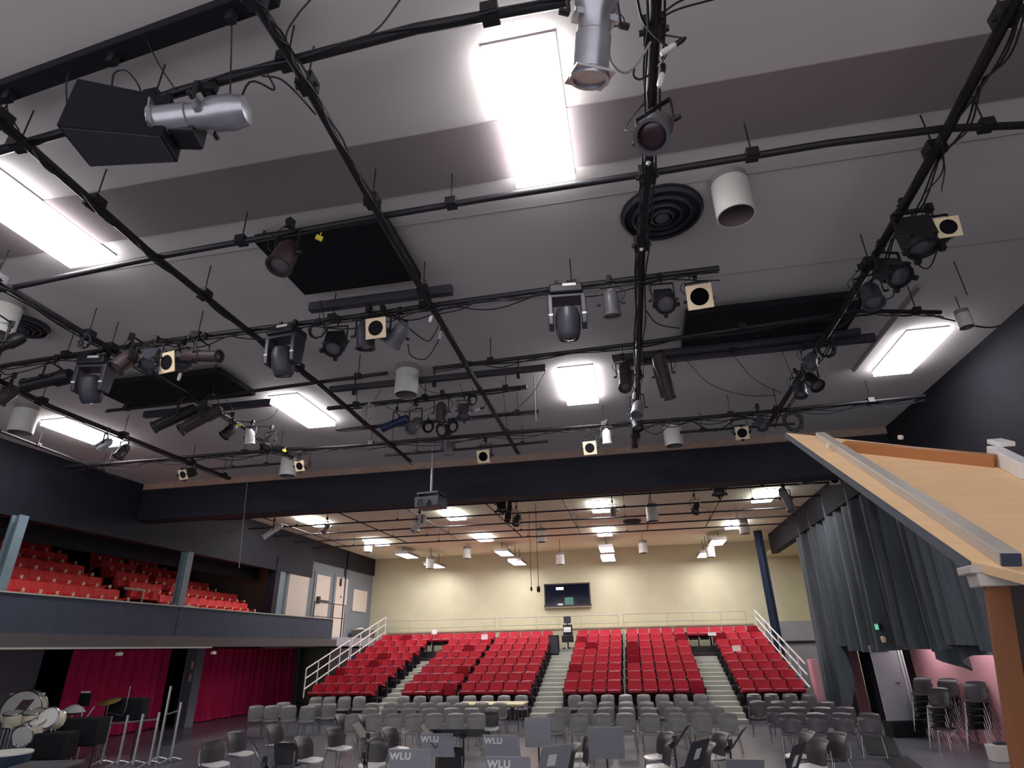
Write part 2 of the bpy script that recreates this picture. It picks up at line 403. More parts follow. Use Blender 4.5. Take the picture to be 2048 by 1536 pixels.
lamp(-0.5, 3.96, 6.8, 'largest lit fluorescent panel, at the top between the two middle pipes', G1)
lamp(-6.15, 4.13, 6.8, 'lit fluorescent panel cut by the left edge, below the black loudspeaker', G1)
lamp(-6.23, 10.11, 6.8, 'lit fluorescent panel right of the left black ceiling panel', G1)
lamp(-0.65, 10.16, 6.8, 'lit fluorescent panel below the large moving head, near the centre pipe', G1)
lamp(4.95, 10.10, 6.8, 'lit fluorescent panel by the black wall, above the tan canopy', G1)
lamp(-11.42, 10.15, 6.8, 'lit fluorescent panel at far left beside a white downlight can', G1)
COLN = ['leftmost column', 'second column from left', 'third column from left', 'rightmost column']
rear = [((-11.51, 20.36), (-6.22, 20.63), (-0.91, 20.8), (4.53, 20.67)), ((-11.14, 25.31), (-6.33, 25.62), (-1.05, 25.89), (4.29, 25.79)),
        ((-11.23, 29.46), (-6.32, 30.23), (-1.19, 30.58), (4.04, 30.08)), ((-11.12, 33.63), (-6.36, 33.98), (-1.28, 34.07), (3.91, 34.27))]
for i, row in enumerate(rear):
    for j, (x, y) in enumerate(row):
        yy = (y, y, 28.0, 29.3)[i]; k = yy / y
        lamp(x * k, yy, 2.3 + 4.5 * k if i > 1 else 6.8, 'lit panel behind the black beam, %s, %s row from the beam' % (COLN[j], ORD[i]), 'fluorescent panels on the rear ceiling')
FILL_TUBE = (MB().box((0, 0, -0.012), (0.12, 1.3, 0.024)).mesh('frame', 'frame_grey'), MB().box((0, 0, -0.045), (0.10, 1.26, 0.04)).mesh('diffuser', 'lit_fill'))
for y, w_ in ((13.5, 'nearest the viewer'), (16.5, 'middle one'), (19.2, 'farthest')):  # unseen tubes added to brighten the pink wall
    t = thing('fill_tube', 'added fill tube under the right balcony, hidden by the drape hem, ' + w_, 'ceiling light', (7.2, y, 2.35), 0, 'added fill tubes under the balcony')
    ob('frame', FILL_TUBE[0], t); ob('diffuser', FILL_TUBE[1], t)

# white downlight cans
def can_meshes(r, h):
    o = MB().lathe([(r * 0.6, h), (r * 0.98, h), (r, h * 0.97), (r, 0), (r * 0.93, 0), (r * 0.9, 0.02)], 24)
    o.f = o.f[:-2]
    i = MB().lathe([(r * 0.9, 0.0), (r * 0.86, h * 0.5), (r * 0.5, h * 0.8), (0.001, h * 0.82)], 24); i.f = i.f[:-2]
    c = MB().lathe([(r * 0.96, h), (r * 0.96, h + 0.13), (r * 0.4, h + 0.15)], 24)
    return o.mesh('housing', 'can_white', 0, True), i.mesh('reflector', 'can_inside', 0, True), c.mesh('collar', 'frame_grey', 0, True)
CM = can_meshes(0.19, 0.42)
def can(p, label, k=1.0):
    t = thing('downlight_can', label, 'downlight', p, 0, 'white cylinder downlights'); t.scale = (k, k, k)
    ob('housing', CM[0], t); ob('reflector', CM[1], t); ob('collar', CM[2], t)
    top = p[2] + 0.57 * k
    if top < 6.8: ob('stem', STEM, t, (0, 0, 0.57)).scale = (1, 1, (6.8 - top) / k)
can((1.39, 5.20, 6.30), 'white downlight can beside the round air diffuser')
can((-8.13, 5.52, 6.30), 'white downlight can cut by the left edge, beside a dark round vent')
can((-3.49, 8.71, 6.25), 'white downlight can left of the middle short pipes', 1.05)
can((-11.31, 8.70, 6.25), 'white downlight can beside the far left fluorescent panel', 1.1)
can((-8.09, 12.80, 6.25), 'white downlight can above the left end of the black beam', 1.05)
can((1.15, 12.78, 6.25), 'white downlight can above the beam, right of the centre pipe', 1.05)
can((4.95, 8.40, 6.30), 'white downlight can near the black wall, right of the lit panel above the canopy', 0.5)
can((-12.97, 19.00, 6.79), 'white downlight can just under the beam at far left')
can((-8.12, 22.00, 6.46), 'white downlight can behind the hanging projector')
can((0.78, 19.50, 5.90), 'white downlight can on the rear ceiling, right of the centre lamps')
can((-3.49, 24.00, 6.15), 'white downlight can on the rear ceiling above the hanging microphones')
can((4.73, 16.50, 6.11), 'white downlight can under the beam at right')
can((-7.54, 27.50, 6.14), 'white downlight can against the back wall, left of the hanging microphones')
can((-3.18, 27.50, 5.68), 'white downlight can against the back wall, above the booth window')
can((0.53, 27.50, 6.01), 'white downlight can against the back wall, right of the booth window')
can((-11.39, 25.00, 6.27), 'white downlight can beside the left rear lamp, near the corner')
can((4.47, 25.00, 6.22), 'white downlight can beside the right rear lamp, near the blue post')
can((3.42, 28.00, 5.77), 'white downlight can beside the last lamp of the right column')
can((-9.50, 28.00, 5.83), 'white downlight can beside the last lamp of the left column')

# round air diffusers
def diffuser(p, r, label):
    t = thing('air_diffuser', label, 'air vent', (p[0], p[1], 6.79), 0, 'round ceiling vents')
    p = (p[0], p[1], 6.8)
    ob('back_plate', MB().lathe([(r, 0), (r, -0.03), (r * 0.98, -0.035)], 40).mesh('back_plate', 'black_metal', 0, True), t)
    for k, (a, z) in enumerate(((0.98, -0.05), (0.74, -0.06), (0.5, -0.07), (0.3, -0.08))):
        m = MB().lathe([(r * a, -0.03), (r * a, z), (r * (a - 0.06), z - 0.02), (r * (a - 0.07), -0.03)], 40); m.f = m.f[:-2]
        ob('ring', m.mesh('ring', 'dark_grey', 0, True), t)
    ob('hub', MB().lathe([(r * 0.17, -0.03), (r * 0.17, -0.09), (r * 0.1, -0.1)], 24).mesh('hub', 'mid_grey', 0, True), t)
diffuser((0.71, 5.58, 6.80), 0.46, 'round black ringed air diffuser crossed by the centre pipe')
diffuser((-8.48, 6.05, 6.80), 0.34, 'dark round air diffuser at the left edge beside a white can')
for p, lab in (((-8.11, 18.50, 6.69), 'dark round vent on the rear ceiling near the projector'), ((0.25, 17.00, 6.32), 'dark round vent on the rear ceiling just behind the beam'), ((0.15, 24.00, 6.59), 'dark round vent on the rear ceiling beside the third lamp column')):
    diffuser(p, 0.36, lab)

# black hanging acoustic panels with a bar along the far edge
def acoustic(x0, x1, y0, y1, label, bar):
    t = thing('ceiling_panel', label, 'panel', ((x0 + x1) / 2, (y0 + y1) / 2, 6.62), 0, 'black panels under the ceiling')
    hx, hy = (x1 - x0) / 2, (y1 - y0) / 2
    ob('panel', MB().box((0, 0, 0.05), (2 * hx, 2 * hy, 0.1)).mesh('panel', 'black_matte', 0.01), t)
    r = MB()
    for sx in (-1, 1):
        for sy in (-1, 1): r.cyl((sx * hx * 0.9, sy * hy * 0.9, 0.1), (sx * hx * 0.9, sy * hy * 0.9, 0.18), 0.012, 6)
    ob('hanger', r.mesh('hanger', 'black_metal'), t)
    ob('edge_bar', MB().box(((bar[0] + bar[1]) / 2 - t.location.x, hy + 0.22, -0.06), (bar[1] - bar[0], 0.10, 0.12)).mesh('edge_bar', 'dark_grey'), t)
acoustic(-3.92, -2.3, 4.85, 6.02, 'black square ceiling panel above the middle pipes, upper left', (-3.95, -1.95))
acoustic(-9.1, -6.5, 7.85, 8.9, 'long black ceiling panel at left, above two silver spotlights', (-9.0, -6.3))
acoustic(1.1, 3.55, 7.72, 8.75, 'long black ceiling panel at right, crossed by the right pipe', (0.2, 4.0))

# ================================================================== PIPE GRID
PZ = 6.35
PIPES = []
def pipe(pts, label, r=0.024, hangers=(), runs=0, top=6.8, m='black_metal', group='black lighting pipes', seed=0):
    pts = [Vector(p) for p in pts]
    o = pts[0]
    PIPES.append((pts, r))
    t = thing('lighting_pipe', label, 'pipe', o, 0, group)
    P = [p - o for p in pts]
    ob('pipe', MB().tube(P, r, 10).mesh('pipe', m, 0, True), t)
    def at(k):
        n = len(P) - 1; i = min(int(k * n), n - 1); return P[i].lerp(P[i + 1], k * n - i)
    for k in hangers:
        q = at(k)
        h = MB().cyl(q + Vector((0, 0, r)), q + Vector((0, 0, top - o.z - q.z)), 0.007, 6)
        h.box(q + Vector((0, 0, r * 0.5)), (r * 3.2, r * 3.2, r * 2.6)).cyl(q + Vector((-r * 2.2, 0, 0)), q + Vector((r * 2.2, 0, 0)), r * 0.5, 6)
        ob('hanger_rod', h.mesh('hanger_rod', m), t)
    rnd = random.Random(seed + len(label))
    for c in range(runs):                       # cables taped along the pipe with slack between the ties
        L = []
        n = max(6, int((P[-1] - P[0]).length / 0.16)); ph = rnd.uniform(0, 6); side = rnd.choice((-1, 1))
        ax = (P[-1] - P[0]).normalized(); sd = ax.cross(Vector((0, 0, 1)))
        for i in range(n + 1):
            q = at(i / n)
            L.append(q + sd * side * (r * 1.25 + 0.012 * math.sin(i * 0.9 + ph)) - Vector((0, 0, r * 0.6 + 0.05 * abs(math.sin(i * 0.42 + ph)) * (c + 0.5))))
        ob('cable_run', MB().tube(L, 0.009, 5).mesh('cable_run', 'wire', 0, True), t)
H4 = (0.05, 0.28, 0.5, 0.74, 0.95)
# towards the seats
pipe([(-2.15, 2.08, 6.35), (-2.13, 2.72, 6.35), (-2.18, 4.26, 6.35), (-2.22, 5.97, 6.35), (-2.32, 12.68, 6.35)], 'black pipe running to the beam, past the upper left black square panel', 0.042, H4, 2)
pipe([(0.53, 2.68, 6.35), (0.50, 4.34, 6.35), (0.44, 5.54, 6.35), (0.38, 9.24, 6.35), (0.31, 12.91, 6.35)], 'black pipe running to the beam, across the round air diffuser', 0.048, H4, 3)
pipe([(2.99, 3.17, 6.35), (3.06, 4.48, 6.35), (3.10, 6.53, 6.35), (3.07, 8.59, 6.35), (3.00, 12.01, 6.35)], 'black pipe running to the beam, nearest the right wall', 0.045, H4, 3)
pipe([(-4.75, 2.50, 6.35), (-4.80, 3.20, 6.35), (-4.88, 4.43, 6.35), (-4.88, 6.32, 6.35), (-4.80, 8.04, 6.35), (-4.89, 12.68, 6.35)], 'black pipe running to the beam, behind the left moving head', 0.042, H4, 2)
pipe([(-6.97, 4.22, 6.35), (-7.08, 5.86, 6.35), (-7.09, 6.31, 6.35), (-7.16, 8.89, 6.35), (-7.36, 11.74, 6.35)], 'black pipe running to the beam, second from the left edge', 0.042, H4, 2)
pipe([(-9.57, 6.48, 6.35), (-9.83, 7.95, 6.35), (-9.81, 11.17, 6.35), (-9.79, 12.96, 6.35)], 'black pipe running to the beam, nearest the side balcony', 0.042, H4, 1)
pipe([(-11.85, 8.74, 6.35), (-12.02, 10.24, 6.35), (-12.42, 12.49, 6.35)], 'thin black pipe along the edge of the side balcony ceiling', 0.028, (0.3, 0.8))
# across
pipe([(-5.46, 2.99, 6.38), (-4.33, 2.91, 6.38), (-3.20, 2.77, 6.38), (-2.20, 2.71, 6.38), (-1.15, 2.66, 6.38), (-0.07, 2.69, 6.38)], 'black cross pipe holding the black loudspeaker', 0.039, (0.1, 0.36, 0.6, 0.9), 1)
pipe([(-7.66, 4.77, 6.38), (-6.87, 4.74, 6.38), (-4.94, 4.60, 6.38), (-2.15, 4.50, 6.38), (-1.10, 4.48, 6.38), (0.47, 4.48, 6.38), (2.09, 4.45, 6.38), (3.05, 4.49, 6.38), (3.86, 4.62, 6.38)], 'long black cross pipe just below the largest lit panel', 0.034, (0.05, 0.3, 0.46, 0.7, 0.93))
pipe([(-9.64, 6.53, 6.38), (-8.97, 6.45, 6.38), (-6.40, 6.33, 6.38), (-5.04, 6.31, 6.38), (-3.39, 6.31, 6.38), (-2.22, 6.27, 6.38), (-0.74, 6.24, 6.38), (1.35, 6.24, 6.38)], 'black cross pipe carrying both moving heads', 0.036, (0.04, 0.2, 0.36, 0.55, 0.7, 0.88), 3)
pipe([(-2.81, 8.08, 6.38), (0.35, 7.98, 6.38), (3.36, 7.71, 6.38), (4.47, 8.00, 6.38)], 'black cross pipe passing under the right black ceiling panel', 0.031, (0.1, 0.5, 0.9), 2)
pipe([(-9.11, 8.40, 6.38), (-7.76, 8.39, 6.38), (-6.07, 8.21, 6.38), (-3.57, 8.07, 6.38)], 'black cross pipe from the left black panel to the white can', 0.031, (0.1, 0.5, 0.93), 1)
pipe([(-12.86, 11.17, 6.38), (-9.88, 11.18, 6.38), (-7.13, 11.25, 6.38), (-6.01, 11.36, 6.38), (-2.39, 11.37, 6.38), (0.24, 11.39, 6.38), (1.40, 11.45, 6.38), (3.32, 11.41, 6.38), (5.57, 11.30, 6.38)], 'long black cross pipe nearest the black beam', 0.034, (0.05, 0.2, 0.4, 0.6, 0.8, 0.95), 3)
pipe([(-5.21, 9.23, 6.38), (-3.33, 9.20, 6.38), (-1.48, 9.13, 6.38)], 'short black cross pipe holding the four small spotlights', 0.031, (0.15, 0.5, 0.9), 2)
pipe([(-5.59, 10.33, 6.38), (-3.52, 10.35, 6.38), (-1.45, 10.32, 6.38)], 'short black cross pipe with dark cable coils hung on it', 0.028, (0.15, 0.9), 1)
pipe([(-5.32, 12.22, 6.38), (-3.43, 12.22, 6.38), (-1.54, 12.16, 6.38)], 'short black cross pipe ending above the middle of the beam', 0.028, (0.2, 0.85))
pipe([(-9.78, 12.18, 6.38), (-7.94, 12.19, 6.38)], 'short black cross pipe above the left end of the beam', 0.028, (0.3, 0.8))
pipe([(1.25, 12.27, 6.38), (3.54, 12.29, 6.38)], 'short black cross pipe behind the tip of the tan canopy', 0.028, (0.2, 0.7))
# cable trays: grey bars under the ceiling
def tray(a, b, label, w=0.11, m='dark_grey'):
    a, b = Vector(a), Vector(b)
    t = thing('cable_tray', label, 'cable tray', a, 0, 'grey bars under the ceiling')
    ob('bar', MB().beam((0, 0, 0), b - a, w, 0.09, (0, 0, 1)).mesh('bar', m, 0.008), t)
    for k in (0.12, 0.5, 0.88):
        q = (b - a) * k
        ob('outlet_box', MB().box(q - Vector((0, 0, 0.05)), (0.06, 0.06, 0.1)).cyl(q + Vector((0, 0, 0.09)), q + Vector((0, 0, 6.8 - a.z)), 0.012, 6).mesh('outlet_box', 'black_metal'), t)
tray((-5.04, 2.66, 6.60), (-2.14, 2.37, 6.60), 'wide dark bar with outlet boxes across the top left corner', 0.15, 'black_matte')
tray((-5.02, 8.91, 6.55), (-1.11, 8.91, 6.55), 'grey bar behind the middle white can')
tray((0.00, 8.83, 6.55), (3.74, 8.78, 6.55), 'grey bar along the far edge of the right black panel')
# rear grid
for i, (y, z) in enumerate(((1008, 17.4), (1030, 19.1), (1048, 20.7), (1062.5, 22.2), (1076, 23.7))):
    pipe([(-13.3, z, PZ), (-4.0, z + 0.1, PZ), (5.8, z + 0.2, PZ)], 'thin black cross pipe on the rear ceiling, %s behind the beam' % ORD[i], 0.026, (0.1, 0.3, 0.5, 0.7, 0.9), 0, group='rear lighting pipes')
for i, x in enumerate((-11.9, -9.2, -6.9, -4.3, -1.9, 0.7, 2.9)):
    pipe([(x, 15.4, PZ + 0.06), (x, 24.2, PZ + 0.06)], 'thin dark pipe running to the back wall, %s from the left on the rear ceiling' % ORD[i], 0.022, (0.2, 0.8), 0, group='rear lighting pipes')

def nearest_pipe(p):
    p = Vector(p); best = (9e9, None, 0)
    for pts, r in PIPES:
        for a, b in zip(pts, pts[1:]):
            k = max(0, min(1, (p - a).dot(b - a) / (b - a).length_squared)); q = a.lerp(b, k)
            if (q - p).length < best[0]: best = ((q - p).length, q, r)
    return best
def arm_to_pipe(t, start=(0, 0, 0), name='side_arm', r=0.012, m='black_metal'):      # bracket from a fitting to the pipe that carries it
    w = t.matrix_world @ Vector(start)
    d, q, pr = nearest_pipe(w)
    if q is None or d > 1.3: q = Vector((w.x, w.y, 6.8))
    l = t.matrix_world.inverted() @ q
    if (l - Vector(start)).length > 0.01: ob(name, MB().cyl(start, l, r, 6).mesh(name, m), t)
# ================================================================== STAGE LIGHTS
FM = {}
PENDING = []
def cached(key, fn):
    if key not in FM: FM[key] = fn()
    return FM[key]
def clamp_mesh():
    return MB().box((0, 0, 0.02), (0.05, 0.07, 0.10)).box((0.03, 0, 0.05), (0.03, 0.05, 0.05)).cyl((0, 0, -0.03), (0, 0, -0.10), 0.012, 8).cyl((0.03, 0, 0.0), (0.08, 0, 0.0), 0.01, 6).mesh('clamp', 'black_metal')
def yoke_mesh(w, d):
    s = MB()
    s.box((0, 0, -0.10), (2 * w, 0.03, 0.012))
    for sx in (-1, 1):
        s.box((sx * w, 0, -0.10 - d / 2), (0.012, 0.03, d)).cyl((sx * w, 0, -0.10 - d), (sx * (w + 0.05), 0, -0.10 - d), 0.018, 8)
    return s.mesh('yoke', 'black_metal')
RX = Matrix.Rotation(PI, 3, 'X')
def turn(s): s.v = [(x, -y, -z) for x, y, z in s.v]; return s     # builders point along +z, lamps hang along -z
def body(kind, m):
    s = MB()
    if kind == 'par':
        s.lathe([(0.03, -0.17), (0.08, -0.16), (0.105, -0.10), (0.11, 0.0), (0.11, 0.14), (0.125, 0.15), (0.125, 0.17), (0.10, 0.17), (0.098, 0.13)], 18)
        s.box((0, 0.0, -0.18), (0.07, 0.07, 0.04))
    elif kind == 'fresnel':
        s.box((0, 0, -0.02), (0.24, 0.22, 0.24)); s.lathe([(0.13, 0.09), (0.13, 0.15), (0.145, 0.16), (0.145, 0.19), (0.12, 0.19), (0.115, 0.15)], 18)
        for k in range(4): s.box((0, 0.115, -0.10 + 0.05 * k), (0.2, 0.015, 0.02))
        for k in range(4):
            a = k * PI / 2; s.box((0.155 * math.cos(a), 0.155 * math.sin(a), 0.2), (0.05, 0.05, 0.05))
    elif kind == 'profile':
        s.lathe([(0.04, -0.30), (0.09, -0.28), (0.11, -0.20), (0.11, -0.06), (0.085, -0.02), (0.085, 0.08), (0.095, 0.09), (0.095, 0.28), (0.105, 0.29), (0.105, 0.32), (0.085, 0.32), (0.08, 0.27)], 18)
        s.box((0, 0, 0.0), (0.22, 0.10, 0.03)).box((0, 0, 0.30), (0.21, 0.21, 0.012)); s.box((0.1, 0, -0.15), (0.05, 0.06, 0.06))
    elif kind == 'long':
        s.lathe([(0.05, -0.36), (0.10, -0.34), (0.115, -0.2), (0.10, -0.05), (0.10, 0.36), (0.115, 0.37), (0.115, 0.40), (0.09, 0.40), (0.085, 0.34)], 18)
        for k in range(5): s.box((0, 0.105, -0.3 + 0.05 * k), (0.14, 0.02, 0.02))
        s.box((-0.12, 0, 0.1), (0.03, 0.04, 0.5))
    return turn(s).mesh('body', m, 0, True)
LZ = {'par': (0.098, 0.135), 'fresnel': (0.115, 0.155), 'profile': (0.08, 0.28), 'long': (0.085, 0.35)}
def lens_mesh(kind, m):
    r, z = LZ[kind]
    return turn(MB().lathe([(r, z), (r * 0.7, z + 0.012), (r * 0.3, z + 0.02)], 18)).mesh('lens', m, 0, True)
def gel_mesh(a, r, z, m):
    n = 20; s = MB()
    ang = [2 * PI * k / n + PI / n for k in range(n)]
    def sq(t):
        c, q = math.cos(t), math.sin(t); k = a / max(abs(c), abs(q)); return (c * k, q * k)
    for zz, flip in ((z, 0), (z + 0.012, 1)):
        o = len(s.v)
        for t in ang: s.v.append((r * math.cos(t), r * math.sin(t), zz))
        for t in ang: s.v.append((*sq(t), zz))
        for k in range(n):
            k2 = (k + 1) % n
            s.f.append((o + k, o + k2, o + n + k2, o + n + k))
    for k in range(n):
        k2 = (k + 1) % n
        s.f.append((n + k, n + k2, 3 * n + k2, 3 * n + k)); s.f.append((k2, k, 2 * n + k, 2 * n + k2))
    s.v.extend([(r * 1.1 * math.cos(t), r * 1.1 * math.sin(t), z - 0.002) for t in ang]); s.f.append(tuple(4 * n + k for k in range(n)))
    return turn(s)
def fixture(kind, p, az, tilt, label, m='black_metal', k=1.0, lens='lens', gel=0, drop=0.36, hang=None, group='stage lights on the pipes'):
    p = Vector(p)
    d = drop * k
    t = thing('stage_light', label, 'stage light', (p.x, p.y, p.z + d), math.radians(az), group)
    t.scale = (k, k, k)
    w = {'par': 0.135, 'fresnel': 0.155, 'profile': 0.14, 'long': 0.14}[kind]
    ob('clamp', cached('clamp', clamp_mesh), t)
    ob('yoke', cached(('yoke', w, drop), lambda: yoke_mesh(w, drop - 0.10)), t)
    b = ob('body', cached((kind, m), lambda: body(kind, m)), t, (0, 0, -drop), (math.radians(tilt), 0, 0))
    ob('lens', cached((kind, lens, 'l'), lambda: lens_mesh(kind, lens)), b)
    if gel:
        z = {'par': 0.18, 'fresnel': 0.2, 'profile': 0.33, 'long': 0.41}[kind]
        g = ob('gel_frame', cached(('gel', gel, z), lambda: gel_mesh(gel, gel * 0.72, z, 'cream').mesh('gel_frame', 'cream')), b)
        ob('gel_hole', cached(('hole', gel, z), lambda: turn(MB().lathe([(gel * 0.73, z + 0.014), (gel * 0.5, z + 0.014)], 20)).mesh('gel_hole', 'black_matte')), b)
    # safety cable from body back to the pipe
    ob('safety_cable', cached(('safe', drop), lambda: MB().tube(spline([(0.03, 0.02, 0.0), (w + 0.06, 0.05, -0.16), (w, 0.05, -drop + 0.06), (0.05, 0.06, -drop + 0.03)], 4), 0.005, 5).mesh('safety_cable', 'wire', 0, True)), t)
    if not hang: PENDING.append((t, (0, 0, 0.03), 'side_arm', 0.013))
    if hang:                                     # long drop rod above the clamp
        ob('drop_rod', MB().cyl((0, 0, 0.05), (0, 0, hang), 0.015, 8).mesh('drop_rod', 'black_metal'), t)
    return t
fixture('profile', (0.10, 2.59, 6.00), 25, 25, 'large silver spotlight at the top edge, right of the largest lit panel', 'silver', 1.25, drop=0.3)
fixture('par', (0.52, 3.65, 6.05), 150, 35, 'grey round spotlight on the centre pipe above the air diffuser', 'mid_grey', 1.15, 'dark_lens', drop=0.3)
fixture('profile', (-2.84, 2.73, 6.00), 100, 82, 'silver spotlight lying level beside the black loudspeaker', 'silver', 1.15, drop=0.25)
fixture('par', (-3.22, 4.50, 6.05), 170, 20, 'brown spotlight hung in front of the upper left black square panel', 'brown_metal', 1.1)
fixture('par', (0.05, 6.13, 6.00), 0, 12, 'small spotlight with a pale stripe, between the large moving head and the centre pipe', 'mid_grey', 0.9)
fixture('fresnel', (0.66, 6.18, 6.00), 185, 38, 'black spotlight with barn doors, right of the centre pipe', 'black_metal', 0.85)
fixture('par', (1.07, 6.28, 6.00), 175, 72, 'spotlight with a cream square front, at the right end of the moving head pipe', 'mid_grey', 0.95, gel=0.15)
fixture('fresnel', (-3.53, 6.27, 6.00), 185, 28, 'black spotlight pointing down, between the two moving heads', 'black_metal', 0.9)
fixture('par', (-3.08, 6.20, 6.00), 5, 10, 'dark grey can spotlight left of the cream square one, middle of the moving head pipe', 'dark_grey', 1.05)
fixture('par', (-2.86, 6.18, 6.02), 178, 78, 'spotlight with a cream square front, between two grey ones', 'mid_grey', 0.9, gel=0.15)
fixture('par', (-2.67, 6.27, 6.00), 60, 50, 'mid grey can spotlight right of the cream square one', 'mid_grey', 0.95)
fixture('long', (0.16, 8.20, 5.98), 175, 35, 'brown and silver spotlight left of the centre pipe, beside a lit panel', 'brown_metal', 0.85)
fixture('long', (0.73, 8.30, 5.98), -20, 30, 'dark maroon spotlight with a white edge and square snout, right of the centre pipe', 'brown_metal', 0.95, gel=0)
fixture('par', (0.35, 9.68, 6.00), 160, 30, 'bright silver spotlight on the centre pipe near the beam', 'silver', 0.95)
fixture('par', (0.32, 10.52, 6.05), 200, 25, 'black spotlight with a white tag, lowest on the centre pipe', 'black_metal', 0.9)
fixture('long', (-8.09, 6.39, 6.00), 95, 80, 'long black spotlight lying level at far left', 'black_metal', 0.95)
fixture('par', (-6.57, 6.11, 6.00), 150, 30, 'brown can spotlight right of the leftmost moving head', 'brown_metal', 1.0)
fixture('fresnel', (-6.16, 6.12, 6.00), 190, 25, 'dark grey spotlight between the brown one and the cream square one, far left', 'dark_grey', 0.8)
fixture('par', (-5.92, 6.34, 5.98), 170, 75, 'spotlight with a cream square front above the left black panel', 'dark_grey', 0.95, gel=0.15)
fixture('long', (-5.45, 6.18, 5.98), -95, 80, 'brown spotlight lying level, right of the cream square one at left', 'brown_metal', 0.8)
fixture('long', (-7.30, 8.04, 5.95), 130, 52, 'silver edged spotlight tilted down left, first of two under the left black panel', 'black_metal', 0.95, drop=0.3)
fixture('long', (-6.94, 8.20, 5.95), 130, 48, 'silver edged spotlight tilted down left, second of two under the left black panel', 'brown_metal', 0.95, drop=0.3)
fixture('par', (-6.96, 8.97, 6.00), 140, 35, 'dark spotlight with a yellow tag, right of the two tilted silver ones', 'black_metal', 0.85)
fixture('par', (-6.80, 9.36, 6.00), 0, 15, 'pale striped spotlight below the lit panel at left', 'white_metal', 0.75)
fixture('fresnel', (-6.61, 9.71, 6.00), 160, 30, 'black spotlight with white dots near the left end of the beam', 'black_metal', 0.8)
fixture('par', (-9.70, 9.07, 6.00), 120, 45, 'silver spotlight below the far left lit panel', 'silver', 0.8)
fixture('par', (-9.70, 9.52, 6.00), 170, 25, 'dark spotlight with a silver arm, below the far left lit panel', 'dark_grey', 0.85)
fixture('fresnel', (-9.62, 11.32, 6.05), 175, 60, 'black spotlight with a cream square front, over the left end of the beam', 'black_metal', 0.85, gel=0.13)
fixture('fresnel', (-6.82, 11.37, 6.05), 175, 60, 'spotlight with a cream square front beside the white can at the left of the beam', 'brown_metal', 0.85, gel=0.13)
fixture('long', (-3.84, 9.19, 5.95), 80, 78, 'dark blue spotlight on the short pipe left of the projector pole', 'navy_metal', 0.7)
fixture('par', (-3.55, 9.37, 5.95), 165, 45, 'grey spotlight with a round front, beside the dark blue one', 'mid_grey', 1.0, drop=0.4)
fixture('par', (-2.96, 9.02, 6.00), 0, 5, 'maroon grey can spotlight just right of the projector pole', 'brown_metal', 0.95)
fixture('fresnel', (-2.56, 9.05, 6.00), 190, 22, 'black spotlight with a pale front, rightmost on the short pipe', 'dark_grey', 0.75)
fixture('par', (-3.46, 11.08, 6.05), 10, 10, 'grey can spotlight hung low beside the projector pole', 'mid_grey', 0.85)
fixture('par', (-2.81, 11.65, 6.00), 175, 70, 'spotlight with a cream square front, over the middle of the beam', 'dark_grey', 0.95, gel=0.14)
fixture('par', (-0.60, 11.63, 6.00), 175, 70, 'spotlight with a cream square front, over the beam left of the centre pipe', 'mid_grey', 0.95, gel=0.14)
fixture('par', (-0.25, 11.17, 6.05), 0, 12, 'pale striped can spotlight near the beam, left of the centre pipe', 'white_metal', 0.8)
fixture('fresnel', (2.34, 11.64, 6.10), 175, 60, 'black spotlight above a pale square front, near the canopy tip', 'black_metal', 0.9, gel=0.14)
fixture('par', (2.65, 11.25, 6.10), 175, 40, 'dark spotlight at the far end of the right pipe', 'dark_grey', 0.9)
fixture('fresnel', (3.11, 5.50, 6.00), 180, 8, 'wide black spotlight with a looped cable, on the right pipe', 'black_metal', 1.05)
fixture('par', (3.35, 5.56, 6.00), 178, 80, 'round black lamp with a cream square behind it, right of the wide black spotlight', 'black_metal', 0.9, 'dark_lens', gel=0.12)
fixture('fresnel', (3.10, 6.14, 6.00), 195, 35, 'black spotlight with a pale round front, second along the right pipe', 'black_metal', 0.95)
fixture('par', (3.05, 6.62, 6.00), 160, 25, 'dark grey spotlight beside the right black ceiling panel', 'dark_grey', 1.0)
fixture('par', (3.02, 9.13, 6.00), 200, 35, 'black and white spotlight on the right pipe below the coil', 'black_metal', 0.95)
fixture('par', (2.95, 9.55, 6.05), 150, 20, 'dark spotlight with a white stripe on the right pipe, lowest of its cluster', 'dark_grey', 0.85)
fixture('par', (2.89, 8.59, 6.10), 140, 30, 'grey spotlight on the right pipe just under the coil', 'mid_grey', 0.8)
fixture('profile', (-7.91, 5.51, 6.10), 140, 40, 'black spotlight cut by the left edge, below the white can', 'black_metal', 0.85)
fixture('par', (-9.43, 6.88, 6.10), 140, 30, 'dark spotlight at the left edge beside the nearest balcony pipe', 'brown_metal', 0.9)
